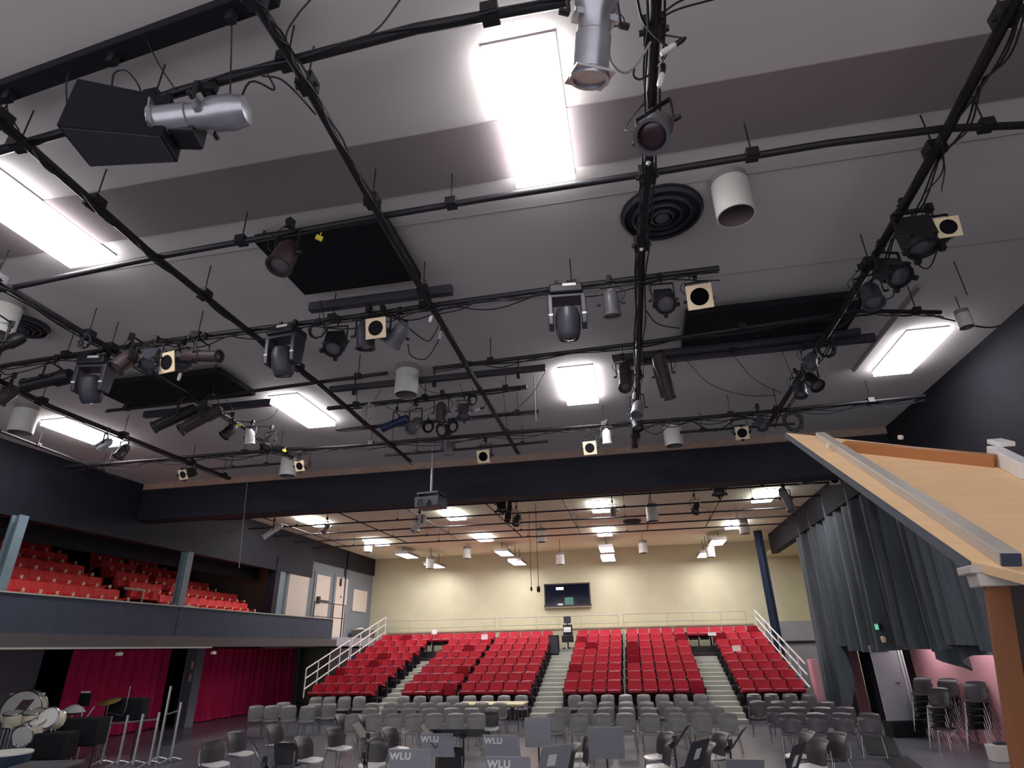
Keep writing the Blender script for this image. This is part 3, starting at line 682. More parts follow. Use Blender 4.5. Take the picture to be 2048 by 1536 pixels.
# on the rear grid, small in the picture
GR = 'spotlights on the rear ceiling'
for px, kind, az, tilt, m, k, lab in (
        ((-6.16, 17.00, 5.76), 'long', 150, 40, 'white_metal', 0.9, 'white tilted spotlight below the hanging projector'),
        ((-11.62, 18.00, 6.01), 'long', 120, 50, 'white_metal', 0.9, 'white tilted spotlight above the side balcony fascia'),
        ((-9.71, 18.00, 5.96), 'par', 140, 35, 'silver', 0.9, 'small silver spotlight below the leftmost rear lamp'),
        ((-3.50, 16.50, 6.07), 'fresnel', 180, 10, 'black_metal', 1.1, 'black spotlight just behind the middle of the beam'),
        ((-3.53, 17.50, 6.11), 'long', 170, 15, 'black_metal', 0.9, 'tall black spotlight behind the middle of the beam'),
        ((-3.36, 18.00, 5.89), 'par', 160, 30, 'brown_metal', 1.0, 'brown spotlight behind the beam, right of the tall black one'),
        ((-0.43, 18.50, 6.08), 'par', 180, 5, 'silver', 0.8, 'small silver spotlight beside the third lamp column'),
        ((2.47, 16.50, 6.15), 'fresnel', 180, 15, 'dark_grey', 1.1, 'dark spotlight just behind the beam at right'),
        ((2.05, 18.50, 6.03), 'par', 150, 35, 'brown_metal', 1.0, 'brown spotlight left of the rightmost rear lamps'),
        ((4.37, 17.50, 5.93), 'long', 190, 25, 'silver', 1.0, 'silver spotlight beside the nearest lamp of the right column'),
        ((5.20, 16.00, 6.06), 'par', 175, 70, 'black_metal', 0.95, 'spotlight with a cream square front, at the right end under the beam')):
    fixture(kind, (px[0], px[1], px[2]), az, tilt, lab, m, k, gel=0.13 if 'cream' in lab else 0, group=GR, hang=max(0.1, 6.8 - px[2] - 0.36 * k) / k)

# moving heads
def mover(p, az, tilt, label, k=1.0, dark=False):
    t = thing('moving_head', label, 'stage light', p, math.radians(az), 'moving head lights'); t.scale = (k, k, k)
    m = 'dark_grey'
    bs = MB().box((0, 0, 0.16), (0.40, 0.34, 0.12)).box((0, 0, 0.235), (0.30, 0.24, 0.05))
    base = ob('base', cached('mv_base', lambda: bs.mesh('base', 'black_metal', 0.02)), t)
    ob('label_plate', cached('mv_plate', lambda: MB().box((0.04, -0.172, 0.19), (0.16, 0.006, 0.035)).mesh('label_plate', 'white_metal')), base)
    ck = MB()
    for sx in (-1, 1): ck.box((sx * 0.11, 0, 0.30), (0.05, 0.07, 0.11))
    ob('clamp', cached('mv_clamp', lambda: ck.mesh('clamp', 'black_metal', 0.008)), t)
    def arm():
        s = MB()
        for sx in (-1, 1):
            s.sheet(lambda u, v: (sx * 0.165, (u - 0.5) * (0.24 - 0.06 * v * v), 0.11 - 0.40 * v), 4, 6, 0.06, (sx * 1.0, 0, 0))
        s.box((0, 0, 0.085), (0.44, 0.24, 0.05))
        return s.mesh('yoke', m, 0.012)
    ob('yoke', cached('mv_yoke', arm), t)
    strip = MB()
    for sx in (-1, 1): strip.box((sx * 0.195, -0.10, -0.17), (0.05, 0.02, 0.025))
    ob('arm_cap', cached('mv_cap', lambda: strip.mesh('arm_cap', 'white_metal')), t)
    hd = lambda: turn(MB().lathe([(0.06, -0.17), (0.12, -0.14), (0.148, -0.05), (0.15, 0.06), (0.14, 0.16), (0.12, 0.22), (0.105, 0.24), (0.10, 0.22)], 22)).mesh('head', m, 0, True)
    h = ob('head', cached('mv_head', hd), t, (0, 0, -0.20), (math.radians(tilt), 0, 0))
    ob('lens', cached('mv_lens', lambda: turn(MB().lathe([(0.10, 0.222), (0.06, 0.238), (0.02, 0.243)], 20)).mesh('lens', 'dark_lens', 0, True)), h)
    ob('head_plate', cached('mv_hp', lambda: turn(MB().box((0, -0.142, 0.0), (0.11, 0.03, 0.20))).mesh('head_plate', 'mid_grey', 0.012)), h)
    PENDING.append((t, (0, 0, 0.33), 'side_arm', 0.02))
    return t
mover((-0.47, 6.09, 6.02), 5, 15, 'large dark grey moving head left of the centre pipe')
mover((-4.23, 6.22, 6.02), -5, 15, 'dark grey moving head with a yellow tag, beside the left pipe')
mover((-7.34, 6.40, 6.02), 10, 25, 'darkest moving head, at far left above the left black panel')
def ytag(p, label, d=(0.07, 0.03, 0.05)):
    o = tag(ob('tag', MB().box((0, 0, 0), d).box((0, 0.0, d[2] * 0.8), (0.012, 0.012, d[2])).mesh('tag', 'yellow', 0.004), None, p, (0.3, 0.2, 0.7)), label, 'tag', 'yellow tags on lights')
    PENDING.append((o, (0, 0, d[2] * 1.2), 'string', 0.004))
ytag((-2.81, 4.42, 6.15), 'yellow tag hanging in front of the upper left black square panel')
ytag((-4.16, 6.39, 5.90), 'yellow tag on the left moving head')
ytag((-6.61, 8.73, 6.00), 'yellow tag above the dark spotlight, right of the left black panel')
ytag((-6.81, 10.54, 6.10), 'yellow tag near the left end of the beam')

# black loudspeaker
sp = thing('loudspeaker', 'big black wedge loudspeaker hanging from the first cross pipe, top left', 'speaker', (-3.40, 2.65, 6.00), math.radians(14)); sp.scale = (0.8, 0.8, 0.8)
def wedge():
    s = MB(); a = [(-0.47, -0.20), (0.40, -0.10), (0.40, 0.22), (-0.47, 0.30)]
    s.add([(x, y, -0.30) for x, y in a] + [(x * 0.96, y, 0.30 - (0.10 if x > 0 else 0)) for x, y in a], [(0, 1, 2, 3), (7, 6, 5, 4), (0, 4, 5, 1), (1, 5, 6, 2), (2, 6, 7, 3), (3, 7, 4, 0)])
    return s
ob('cabinet', wedge().mesh('cabinet', 'black_matte', 0.012), sp)
ob('grille', MB().sheet(lambda u, v: (-0.44 + 0.82 * u, -0.18 + 0.08 * u + (0.46 - 0.16 * u) * v, -0.315), 6, 4, 0.012, (0, 0, 1)).mesh('grille', 'dark_grey'), sp)
ob('horn', MB().box((0.52, 0.05, -0.02), (0.24, 0.26, 0.34)).mesh('horn', 'black_metal', 0.03), sp)
s = MB()
for x in (-0.3, 0.25): s.box((x, 0.05, 0.34), (0.05, 0.05, 0.14))
ob('bracket', s.mesh('bracket', 'black_metal'), sp)

# projector on a pole
pj = thing('projector', 'grey projector on a long pole below the black beam', 'projector', (-4.31, 12.60, 5.37), math.radians(-8))
zt = 6.8 - pj.location.z
ob('pole', MB().cyl((0, 0, 0.18), (0, 0, zt), 0.034, 12).box((0, 0, zt - 0.03), (0.2, 0.2, 0.04)).mesh('pole', 'silver', 0, True), pj)
ob('casing', MB().box((0, 0, -0.07), (0.60, 0.46, 0.24)).mesh('casing', 'dark_grey', 0.02), pj)
ob('mount_plate', MB().box((0, 0, 0.13), (0.54, 0.40, 0.045)).mesh('mount_plate', 'mid_grey', 0.01), pj)
s = MB()
for x in (-0.24, 0.24): s.box((x, 0, 0.09), (0.03, 0.34, 0.1))
ob('bracket', s.mesh('bracket', 'black_metal'), pj)
ob('lens', MB().cyl((0.02, -0.22, -0.08), (0.02, -0.30, -0.08), 0.07, 18).mesh('lens', 'lens', 0, True), pj)
s = MB()
for k in range(5): s.box((-0.2 + 0.03 * k, -0.232, -0.08), (0.012, 0.01, 0.14))
ob('vent', s.mesh('vent', 'black_matte'), pj)

# ================================================================== CABLES
def cable(pts, label, r=0.009, m='wire', smooth=True, group='loose cables on the grid', cat='cable'):
    P = spline(pts, 5) if smooth and len(pts) > 2 else [Vector(p) for p in pts]
    tag(ob('cable', MB().tube(P, r, 6).mesh('cable', m, 0, True)), label, cat, group)
cable([(-2.16, 2.75, 6.40), (-2.16, 2.60, 6.50), (-2.05, 2.53, 6.60), (-1.93, 2.51, 6.75)], 'black cable looping up from the left pipe at the top edge', 0.008)
cable([(-1.57, 2.67, 6.40), (-1.43, 2.66, 6.50), (-1.27, 2.62, 6.70)], 'black cable rising from the first cross pipe to the top edge', 0.008)
cable([(0.40, 2.71, 6.30), (0.44, 2.88, 6.30), (0.53, 2.99, 6.25), (0.62, 3.06, 6.20)], 'pale-edged cable curving past the centre pipe to a small plug', 0.010)
cable([(0.56, 2.93, 6.35), (0.70, 2.92, 6.40), (0.98, 2.97, 6.50)], 'lower of two black cables leaving the centre pipe at the top', 0.008)
cable([(0.56, 2.92, 6.37), (0.68, 2.89, 6.42), (0.78, 2.92, 6.50)], 'upper of two black cables leaving the centre pipe at the top', 0.008)
cable([(0.17, 2.80, 6.00), (0.20, 2.93, 5.98), (0.29, 3.03, 6.00), (0.39, 3.04, 6.10), (0.49, 3.02, 6.25)], 'pale cable looping from the large silver spotlight to the centre pipe', 0.009, 'pale_wire')
cable([(0.36, 3.09, 6.10), (0.35, 3.11, 6.05), (0.40, 3.19, 6.10), (0.49, 3.29, 6.25)], 'small black cable loop left of the centre pipe', 0.008)
cable([(0.62, 3.06, 6.20), (0.58, 3.14, 6.20), (0.55, 3.23, 6.25)], 'short black cable below the plug by the centre pipe', 0.008)
cable([(-2.40, 2.72, 6.30), (-2.25, 2.74, 6.25), (-2.19, 2.90, 6.25), (-2.18, 3.13, 6.30)], 'black cable swinging from the loudspeaker pipe to the left pipe', 0.008)
cable([(-2.35, 2.72, 6.30), (-2.32, 2.78, 6.20), (-2.46, 2.68, 6.20), (-2.69, 2.87, 6.10)], 'black cable dropping to the silver spotlight by the loudspeaker', 0.008)
cable([(-3.57, 2.56, 6.30), (-3.59, 2.56, 6.45), (-3.49, 2.56, 6.45), (-3.40, 2.60, 6.35), (-3.36, 2.64, 6.25)], 'thin cable loop standing on the black loudspeaker', 0.007)
cable([(-2.51, 2.43, 6.60), (-2.67, 2.75, 6.20)], 'hanging cable from the dark bar to the silver spotlight', 0.006, smooth=False)
cable([(-3.26, 2.47, 6.60), (-3.24, 2.60, 6.50), (-3.16, 2.73, 6.35)], 'hanging cable from the dark bar to the loudspeaker pipe', 0.006)
cable([(-4.06, 2.57, 6.60), (-4.09, 2.60, 6.50), (-4.20, 2.79, 6.30)], 'hanging cable left of the black loudspeaker', 0.006)
cable([(-4.75, 2.65, 6.60), (-4.78, 2.71, 6.50), (-4.74, 2.82, 6.38)], 'hanging cable at the left edge above the cross pipe', 0.006)
cable([(3.00, 4.48, 6.35), (3.05, 4.61, 6.25), (3.13, 4.85, 6.20), (3.01, 5.00, 6.10)], 'black cable hanging below the right pipe crossing', 0.007)
cable([(3.04, 4.63, 6.20), (3.10, 4.76, 6.15), (3.07, 4.86, 6.00)], 'short cable ending in a plug beside the right pipe', 0.006)
cable([(3.09, 3.40, 6.40), (3.09, 3.65, 6.30), (3.05, 3.98, 6.25), (3.05, 4.33, 6.30)], 'black cable slack along the right pipe at the top edge', 0.009)
cable([(3.07, 5.53, 5.90), (3.20, 5.81, 5.85), (3.35, 5.91, 5.85), (3.32, 5.57, 5.90)], 'looped cable under the wide black spotlight', 0.007)
cable([(3.18, 6.70, 5.95), (3.23, 6.53, 5.90), (3.18, 6.36, 5.95), (3.11, 6.34, 6.00)], 'small cable loop beside the second spotlight of the right pipe', 0.007)
cable([(1.12, 8.84, 6.50), (1.58, 9.59, 6.30), (2.21, 10.11, 6.25), (2.79, 10.40, 6.30)], 'longest thin cable swagged to the right pipe', 0.006)
cable([(1.86, 8.86, 6.50), (2.31, 9.67, 6.35), (2.85, 10.30, 6.30)], 'middle thin cable swagged from the grey bar to the right pipe', 0.006)
cable([(2.61, 8.90, 6.50), (2.86, 9.55, 6.40), (3.04, 10.03, 6.30)], 'shortest thin cable from the grey bar to the right pipe', 0.006)
cable([(0.50, 6.91, 6.30), (0.64, 7.11, 6.20), (0.95, 7.49, 6.30)], 'black cable from the centre pipe to the right black panel', 0.008)
cable([(-2.73, 6.39, 6.30), (-2.60, 6.52, 6.20), (-2.46, 6.78, 6.15), (-2.33, 6.70, 6.20), (-2.27, 6.67, 6.30)], 'black cable ending in white connectors, right of the grey spotlights', 0.008)
cable([(-2.78, 6.89, 6.20), (-2.79, 7.06, 6.10), (-2.63, 7.20, 6.10), (-2.42, 7.03, 6.20), (-2.30, 6.89, 6.30)], 'black cable looping above the middle white can', 0.008)
cable([(-3.45, 6.15, 6.30), (-2.93, 6.25, 6.20), (-2.41, 6.18, 6.25), (-2.19, 6.20, 6.33)], 'black cable slack under the moving head pipe, left of the left pipe crossing', 0.008)
cable([(-2.16, 6.37, 6.30), (-1.79, 6.16, 6.20), (-1.53, 6.03, 6.20), (-1.04, 6.10, 6.20), (-0.69, 6.15, 6.33)], 'black cable slack under the moving head pipe, left of the large moving head', 0.008)
cable([(-2.19, 7.89, 6.35), (-1.96, 7.84, 6.25), (-1.69, 7.93, 6.20), (-1.28, 7.80, 6.20), (-0.76, 7.90, 6.33)], 'black cable slack under the pipe left of the centre lit panel', 0.008)
cable([(-1.89, 9.03, 6.50), (-1.99, 9.68, 6.40), (-2.08, 10.33, 6.30)], 'thin cable dropping from the grey bar to the left pipe', 0.005)
cable([(-1.12, 8.88, 6.50), (-1.48, 9.57, 6.40), (-2.04, 10.23, 6.30)], 'thin slanting cable from the end of the grey bar', 0.005)
cable([(-2.62, 8.98, 6.50), (-2.61, 9.12, 6.35)], 'short thin cable from the grey bar to the short pipe', 0.005, smooth=False)
cable([(-3.32, 8.85, 6.50), (-3.23, 8.91, 6.40), (-2.98, 9.03, 6.35)], 'thin cable from the middle white can to the short pipe', 0.005)
cable([(-4.04, 8.90, 6.50), (-4.24, 9.12, 6.40)], 'thin cable hanging left of the middle white can', 0.005, smooth=False)
cable([(-4.08, 9.20, 6.30), (-3.85, 9.25, 6.20), (-3.47, 9.37, 6.20), (-3.22, 9.49, 6.33)], 'black cable slack between the small spotlights', 0.006)
cable([(-1.36, 9.21, 6.60), (-1.55, 10.49, 6.25)], 'pale rod hanging right of the left pipe', 0.010, 'pale_wire', False)
cable([(0.25, 11.31, 6.35), (0.69, 11.40, 6.10), (1.00, 11.51, 6.30)], 'black cable drooping from the last cross pipe, right of the centre pipe', 0.009)
cable([(1.39, 11.46, 6.35), (1.89, 11.82, 6.20), (2.33, 11.44, 6.30), (2.88, 11.92, 6.33)], 'black cable bundle drooping from the last cross pipe near the canopy tip', 0.012)
cable([(-5.88, 8.72, 6.50), (-6.21, 9.13, 6.30), (-6.87, 9.46, 6.30)], 'thin cable left of the lit panel near the left pipe', 0.005)
cable([(4.21, 7.98, 6.40), (4.84, 8.51, 6.50), (5.58, 8.91, 6.50), (5.78, 8.48, 6.50)], 'black cable running from the pipe end to the right wall', 0.012)
cable([(4.49, 7.39, 6.79), (4.64, 7.63, 6.40)], 'thin chain hanging from the ceiling at right', 0.006, smooth=False)
cable([(-3.54, 5.78, 6.35), (-3.65, 6.11, 6.30)], 'short cable hanging from the bar of the upper left square panel', 0.006, smooth=False)
cable([(-10.33, 14.30, 7.86), (-10.19, 14.30, 5.99), (-10.06, 14.30, 4.33)], 'thin pale line hanging in front of the side balcony', 0.008, 'pale_wire', False)
m1 = thing('hanging_microphone', 'black microphone on the longer hanging cable, right of its twin', 'microphone', (-3.07, 20.00, 4.02))
ob('cable', MB().cyl((0, 0, 0.06), (0, 0, 6.8 - m1.location.z), 0.010, 6).mesh('cable', 'wire'), m1)
ob('capsule', MB().lathe([(0.02, 0.09), (0.05, 0.07), (0.06, -0.02), (0.05, -0.08), (0.02, -0.1)], 12).mesh('capsule', 'black_metal', 0, True), m1)
m2 = thing('hanging_microphone', 'small black microphone on a hanging cable, left of its twin', 'microphone', (-3.47, 21.00, 4.12))
ob('cable', MB().cyl((0, 0, 0.05), (0, 0, 6.8 - m2.location.z), 0.010, 6).mesh('cable', 'wire'), m2)
ob('capsule', MB().lathe([(0.015, 0.07), (0.035, 0.05), (0.035, -0.05), (0.015, -0.07)], 12).mesh('capsule', 'black_metal', 0, True), m2)
def coil(p, r, label, m='wire', az=0, n=4):
    t = thing('cable_coil', label, 'cable coil', p, math.radians(az), 'coiled cables on the pipes')
    for k in range(n):
        a = r * (1 - 0.09 * k)
        ob('loop', MB().tube([(a * math.cos(2 * PI * i / 20) * 0.85, 0.012 * (k - 1.5) + 0.02 * math.sin(3 * i + k), a * math.sin(2 * PI * i / 20)) for i in range(20)], 0.008, 5, False, True).mesh('loop', m, 0, True), t)
    PENDING.append((t, (0, 0, r), 'hook', 0.006))
    ob('tie', MB().box((0, 0, r), (0.03, 0.06, 0.07)).cyl((0, 0, r), (0, 0, r + 0.12), 0.006, 5).mesh('tie', m), t)
coil((-6.81, 5.68, 6.10), 0.10, 'dark cable coil beside the pipe above the leftmost moving head')
coil((-3.70, 6.08, 6.10), 0.13, 'thin cable coil right of the left moving head', 'wire', 10, 3)
coil((-4.26, 8.96, 6.10), 0.15, 'pale grey cable coil left of the small spotlights', 'pale_wire')
coil((-3.49, 9.89, 6.10), 0.13, 'dark cable coil left of the projector pole', 'wire', 10, 5)
coil((-3.30, 10.14, 6.10), 0.15, 'narrow dark cable coil just right of the projector pole', 'wire', 40, 5)
coil((-3.05, 10.00, 6.10), 0.13, 'rightmost dark cable coil by the projector pole', 'wire', 0, 5)
coil((2.96, 8.09, 6.05), 0.15, 'thick black cable coil hung on the right pipe', 'wire', 0, 5)
coil((3.19, 11.14, 6.05), 0.22, 'large loose cable coil above the tip of the tan canopy', 'wire', 0, 5)
coil((-6.52, 6.22, 6.10), 0.12, 'thin cable coil behind the far left spotlights', 'wire', 20, 3)
coil((-5.68, 6.16, 6.15), 0.13, 'cable coil above the cream square spotlight at left', 'wire', 20, 3)
coil((-2.39, 8.96, 6.15), 0.10, 'small dark cable coil at the left pipe near the short pipe', 'wire', 0, 4)
coil((-9.59, 6.96, 6.15), 0.16, 'dark cable coil at the left edge', 'wire', 0, 4)
def plug(p, label, rot=(0.2, 0.3, 0)):
    t = thing('connector', label, 'plug', p, 0, 'white connectors on cables'); t.rotation_euler = rot
    ob('shell', MB().lathe([(0.016, -0.07), (0.024, -0.05), (0.024, 0.03), (0.014, 0.05)], 10).mesh('shell', 'white_metal', 0, True), t)
    PENDING.append((t, (0, 0, 0.12), 'lead', 0.006))
    ob('boot', MB().lathe([(0.02, 0.05), (0.02, 0.10), (0.008, 0.13)], 10).mesh('boot', 'black_metal', 0, True), t)
plug((0.56, 3.26, 6.15), 'white and black connector hanging right of the centre pipe')
plug((0.51, 4.25, 6.35), 'white connector on the centre pipe above the cross pipe')
plug((0.62, 3.06, 6.20), 'black connector with a shiny tip right of the centre pipe', (0.2, 1.2, 0))
plug((-2.31, 6.89, 6.30), 'white connector hanging under the left pipe crossing')
plug((-2.26, 6.34, 6.25), 'short white connector just under the left pipe crossing')
plug((-6.36, 6.89, 6.10), 'white connector below the cream square spotlight at left')
plug((-2.44, 9.53, 6.20), 'white connector right of the small spotlights', (0.2, 1.4, 0))
plug((0.45, 5.54, 6.35), 'white tie on the centre pipe below the air diffuser')
plug((0.31, 9.52, 6.20), 'white connector on the centre pipe by the lit panel')
plug((0.26, 10.27, 6.10), 'white connector at the lower end of the centre pipe')

for _t, _s, _n, _r in PENDING: _t.location = _t.location
bpy.context.view_layer.update()
for _t, _s, _n, _r in PENDING: arm_to_pipe(_t, _s, _n, _r)
# ================================================================== TAN SHELL CANOPY AT RIGHT
A, C_, B = Vector((1.41, 5.20, 3.95)), Vector((1.23, 2.55, 2.56)), Vector((2.30, 4.00, 3.31))
hd = (B - A)                                     # direction of the far edge
D_ = C_ + hd * 0.75
N = (C_ - A).cross(hd).normalized()
if N.dot(Vector((0, 0, 2.3)) - A) < 0: N = -N   # towards the viewer's side
sh = thing('acoustic_shell', 'tan plywood orchestra shell canopy with a grey batten, at the right edge', 'acoustic shell', C_)
L = lambda p: Vector(p) - C_
B2 = A + hd * 1.5
def quad(a, b, c, d, th): 
    s = MB(); n = N * -th
    return s.add([a, b, c, d, a + n, b + n, c + n, d + n], [(0, 1, 2, 3), (7, 6, 5, 4), (0, 4, 5, 1), (1, 5, 6, 2), (2, 6, 7, 3), (3, 7, 4, 0)])
can_o = ob('canopy', quad(L(A), L(B2), L(D_ + hd * 0.4), L(C_), 0.035).mesh('canopy', 'ply'), sh)
ob('edge_strip', MB().beam(L(A) - N * 0.042, L(C_) - N * 0.042, 0.02, 0.04, N).mesh('edge_strip', 'edge_grey'), sh)
E1 = A + hd.normalized() * 0.30 + (C_ - A) * 0.04
E2 = C_ + hd.normalized() * 0.17 + (A - C_) * 0.03
ob('batten', MB().beam(L(E1), L(E2), 0.065, 0.05, N).mesh('batten', 'alu', 0.004), sh)
ob('batten_end', MB().beam(L(E2), L(E2) + (E2 - E1).normalized() * 0.01, 0.06, 0.045, N).mesh('batten_end', 'navy_steel'), sh)
F1 = Vector((1.61, 4.55, 3.57)); F2 = Vector((2.09, 3.75, 3.19))
def onplane(p):                                  # slide along the sight line onto the canopy face
    d = p - Vector((0, 0, 2.3)); k = (A - Vector((0, 0, 2.3))).dot(N) / d.dot(N); return Vector((0, 0, 2.3)) + d * k
F1, F2 = onplane(F1), onplane(F2)
ob('cross_tube', MB().beam(L(F1), L(F2), 0.06, 0.07, N).mesh('cross_tube', 'tube_brown', 0.003), sh)
cl = MB()
G1_, G2_, G3_ = onplane(Vector((2.12, 3.80, 3.24))), onplane(Vector((1.96, 3.30, 3.01))), onplane(Vector((2.20, 3.80, 3.24)))
cl.beam(L(G1_), L(G2_), 0.07, 0.09, N).beam(L(G1_) + N * 0.09, L(G3_) + N * 0.09, 0.12, 0.03, N)
ob('clamp', cl.mesh('clamp', 'white_metal', 0.006), sh)
bt = MB()
for px in (((1.34, 3.00, 2.85)), ((1.74, 4.00, 3.45)), ((1.47, 4.50, 3.57))):
    q = onplane(Vector(px)); bt.beam(L(q) + N * 0.02, L(q) + N * 0.02 + hd.normalized() * 0.03, 0.025, 0.03, N)
ob('bolt_block', bt.mesh('bolt_block', 'white_panel', 0.004), sh)
# tower under the canopy: curved brown panel on a grey hinge bracket
bot = Vector((1.25, 2.75, 1.89)); top = C_ + Vector((0.03, 0.02, -0.09))
ax = (bot - top); ax = ax / abs(ax.z)
low = top + ax * (top.z - 0.03)
tw = thing('shell_tower', 'curved brown plywood shell tower under the tan canopy', 'acoustic shell', (low.x, low.y, 0))
LT = lambda p: Vector(p) - tw.location
U = Vector((1, 0.15, 0)).normalized()
Vd = Vector((0.25, -0.9, 0)).normalized()
ob('side_panel', MB().sheet(lambda u, v: LT(low.lerp(top, v)) + U * (0.085 * u), 3, 6, 0.02, (0, 1, 0)).mesh('side_panel', 'ply_dark'), tw)
def curve(u, v):
    a = u * 1.9
    return LT(low.lerp(top, v)) + U * (0.085 + 0.9 * math.sin(a * 0.8) * 0.6) + Vector((0, 0.5 * (1 - math.cos(a)) - 0.35 * math.sin(u * PI), 0)) * 0.6
ob('curved_panel', MB().sheet(curve, 16, 6, 0.015, (0, 1, 0)).mesh('curved_panel', 'ply_shade', 0, True), tw)  # dark colour stands in for the shadow inside the tower's curve
ob('upper_panel', MB().sheet(lambda u, v: LT(top) + U * (0.26 + 0.9 * u) + Vector((0, 0.05, -0.34 + 0.30 * v)), 6, 4, 0.02, (0, 1, 0)).mesh('upper_panel', 'ply_dark'), tw)
hb = MB().box(LT(top) + U * 0.08 + Vector((0, 0, 0.06)), (0.26, 0.10, 0.03)).box(LT(top) + U * 0.07 + Vector((0, 0, 0.025)), (0.20, 0.08, 0.05)).box(LT(top) + U * 0.27 + Vector((0, 0.02, -0.10)), (0.05, 0.06, 0.4))
ob('hinge_bracket', hb.mesh('hinge_bracket', 'alu', 0.005), tw)
ob('foot', MB().box(LT(low) + U * 0.2 + Vector((0, 0.1, 0.0)), (0.7, 0.5, 0.05)).mesh('foot', 'black_metal', 0.01), tw)

# ================================================================== RED SEATING
T0, DT, Z0, DZ = 22.95, 0.92, 0.37, 0.262       # first tier: front edge, depth, height, rise
XL, XR = -12.56, 5.23
plat = thing('seating_platform', 'dark stepped platform under all the red seats', 'platform', ((XL + XR) / 2, T0, 0))
for i in range(8):
    y0, y1 = T0 + DT * i, (T0 + DT * (i + 1) if i < 7 else 30.98)
    z = Z0 + DZ * i
    ob('tier', MB().box((0, (y0 + y1) / 2 - T0, z / 2), (XR - XL, y1 - y0, z)).mesh('tier', 'riser'), plat)
ob('toe_board', MB().box((0, 30.46 - T0, 3.08), (XR - XL - 0.2, 0.04, 0.06)).mesh('toe_board', 'beige_trim'), plat)
ob('rear_deck', MB().box((0, 30.73 - T0, 2.6), (XR - XL - 0.1, 0.5, 0.9)).mesh('rear_deck', 'cream_wall'), plat)
AISLES = (('left', -9.82, -8.86), ('centre', -3.92, -2.88), ('right', 2.10, 3.08))
SM = {}
for nm, x0, x1 in AISLES:
    t = thing('aisle_steps', 'pale steps of the %s aisle between the red seats' % nm, 'steps', ((x0 + x1) / 2, T0 - 0.92, 0), 0, 'aisle steps')
    yb = T0 - 0.92
    for k in range(17 if nm == 'centre' else 14):
        if k < 2: y0, y1, z0, z1 = yb + 0.46 * k, yb + 0.46 * (k + 1), 0.0, 0.131 * (k + 1) - 0.02
        else:
            i = (k - 2) // 2; z0 = Z0 + DZ * i + 0.002
            if k % 2 == 0: y0, y1, z1 = T0 + DT * i + 0.005, T0 + DT * i + 0.455, z0 + 0.012
            else: y0, y1, z1 = T0 + DT * i + 0.46, T0 + DT * (i + 1) - 0.005, z0 + 0.131
        ob('step', MB().box((0, (y0 + y1) / 2 - yb, (z0 + z1) / 2), (x1 - x0 - 0.02, y1 - y0, z1 - z0)).mesh('step', 'step', 0.005), t)
        if k >= 2 and k % 2 == 0:
            ob('step_riser', MB().box((0, T0 + DT * i - yb - 0.008, z0 - 0.066), (x1 - x0 - 0.02, 0.012, 0.13)).mesh('step_riser', 'step'), t)

def rounded(u, v, k=0.55):                        # unit square -> rounded square
    a, b = 2 * u - 1, 2 * v - 1
    return a * math.sqrt(1 - k * b * b / 2) / math.sqrt(1 - k / 2 * 0), b * math.sqrt(1 - k * a * a / 2)
def back_mesh(name, w, h, z, m, lean=0.12, th=0.07):
    def fn(u, v):
        a, b = rounded(u, v, 0.30)
        return (a * w / 2, -th / 2 + 0.03 * a * a * -1 + lean * (b * 0.5) + 0.0, z + b * h / 2)
    return MB().sheet(fn, 6, 6, th, (0, 1, 0)).mesh(name, m, 0, True)
def pan_mesh(m, tipped=False):
    def fn(u, v):
        a, b = rounded(u, v, 0.25)
        if tipped: return (a * 0.225, -0.12 - 0.03 * b, 0.58 + b * 0.2)
        return (a * 0.225, -0.21 + b * 0.22, 0.485 - 0.05 * b)
    return MB().sheet(fn, 5, 5, 0.09, (0, 0.6, 0) if tipped else (0, 0, -1)).mesh('seat_pan', m, 0, True)
SEAT_BACK = back_mesh('backrest', 0.485, 0.38, 0.60, 'red', 0.10)
SEAT_SHELL = MB().sheet(lambda u, v: ((u - 0.5) * 0.46, 0.065 + 0.12 * (v - 0.5), 0.40 + 0.36 * v), 2, 2, 0.02, (0, 1, 0)).mesh('back_shell', 'black_metal')
SEAT_PAN, SEAT_TIP = pan_mesh('red'), pan_mesh('red', True)
SEAT_LIP = MB().box((0, -0.44, 0.525), (0.42, 0.05, 0.04)).mesh('seat_edge', 'edge_highlight', 0.008)
ARM = MB().box((0, -0.20, 0.56), (0.05, 0.34, 0.035)).box((0, -0.05, 0.28), (0.045, 0.09, 0.56)).box((0, -0.08, 0.012), (0.06, 0.26, 0.024)).mesh('armrest', 'black_metal', 0.006)
BELLY = MB().box((0, -0.20, 0.31), (0.36, 0.26, 0.10)).mesh('seat_hinge', 'black_matte')
rs = random.Random(21)
FOLD = {(0, 1, 3), (2, 1, 3), (3, 4, 0)}
def red_seat(x, y, z, label, group, tip=False, last=False, first=False):
    t = thing('auditorium_chair', label, 'seat', (x, y, z), 0, group)
    ob('backrest', SEAT_BACK, t); ob('back_shell', SEAT_SHELL, t)
    p = ob('seat_pan', SEAT_TIP if tip else SEAT_PAN, t)
    if not tip: ob('seat_edge', SEAT_LIP, p)
    ob('seat_hinge', BELLY, t)
    ob('armrest', ARM, t, (-0.26, 0, 0))
    if last: ob('armrest', ARM, t, (0.26, 0, 0))
BLOCKS = ((-12.54, 5, 0.536, 'block beside the left railing'), (-8.82, 4, 0.515, 'block just right of the left aisle'), (-6.60, 5, 0.525, 'block just left of the centre aisle'),
          (-2.83, 4, 0.51, 'block just right of the centre aisle'), (-0.59, 5, 0.524, 'block just left of the right aisle'), (3.12, 4, 0.524, 'block beside the right railing'))
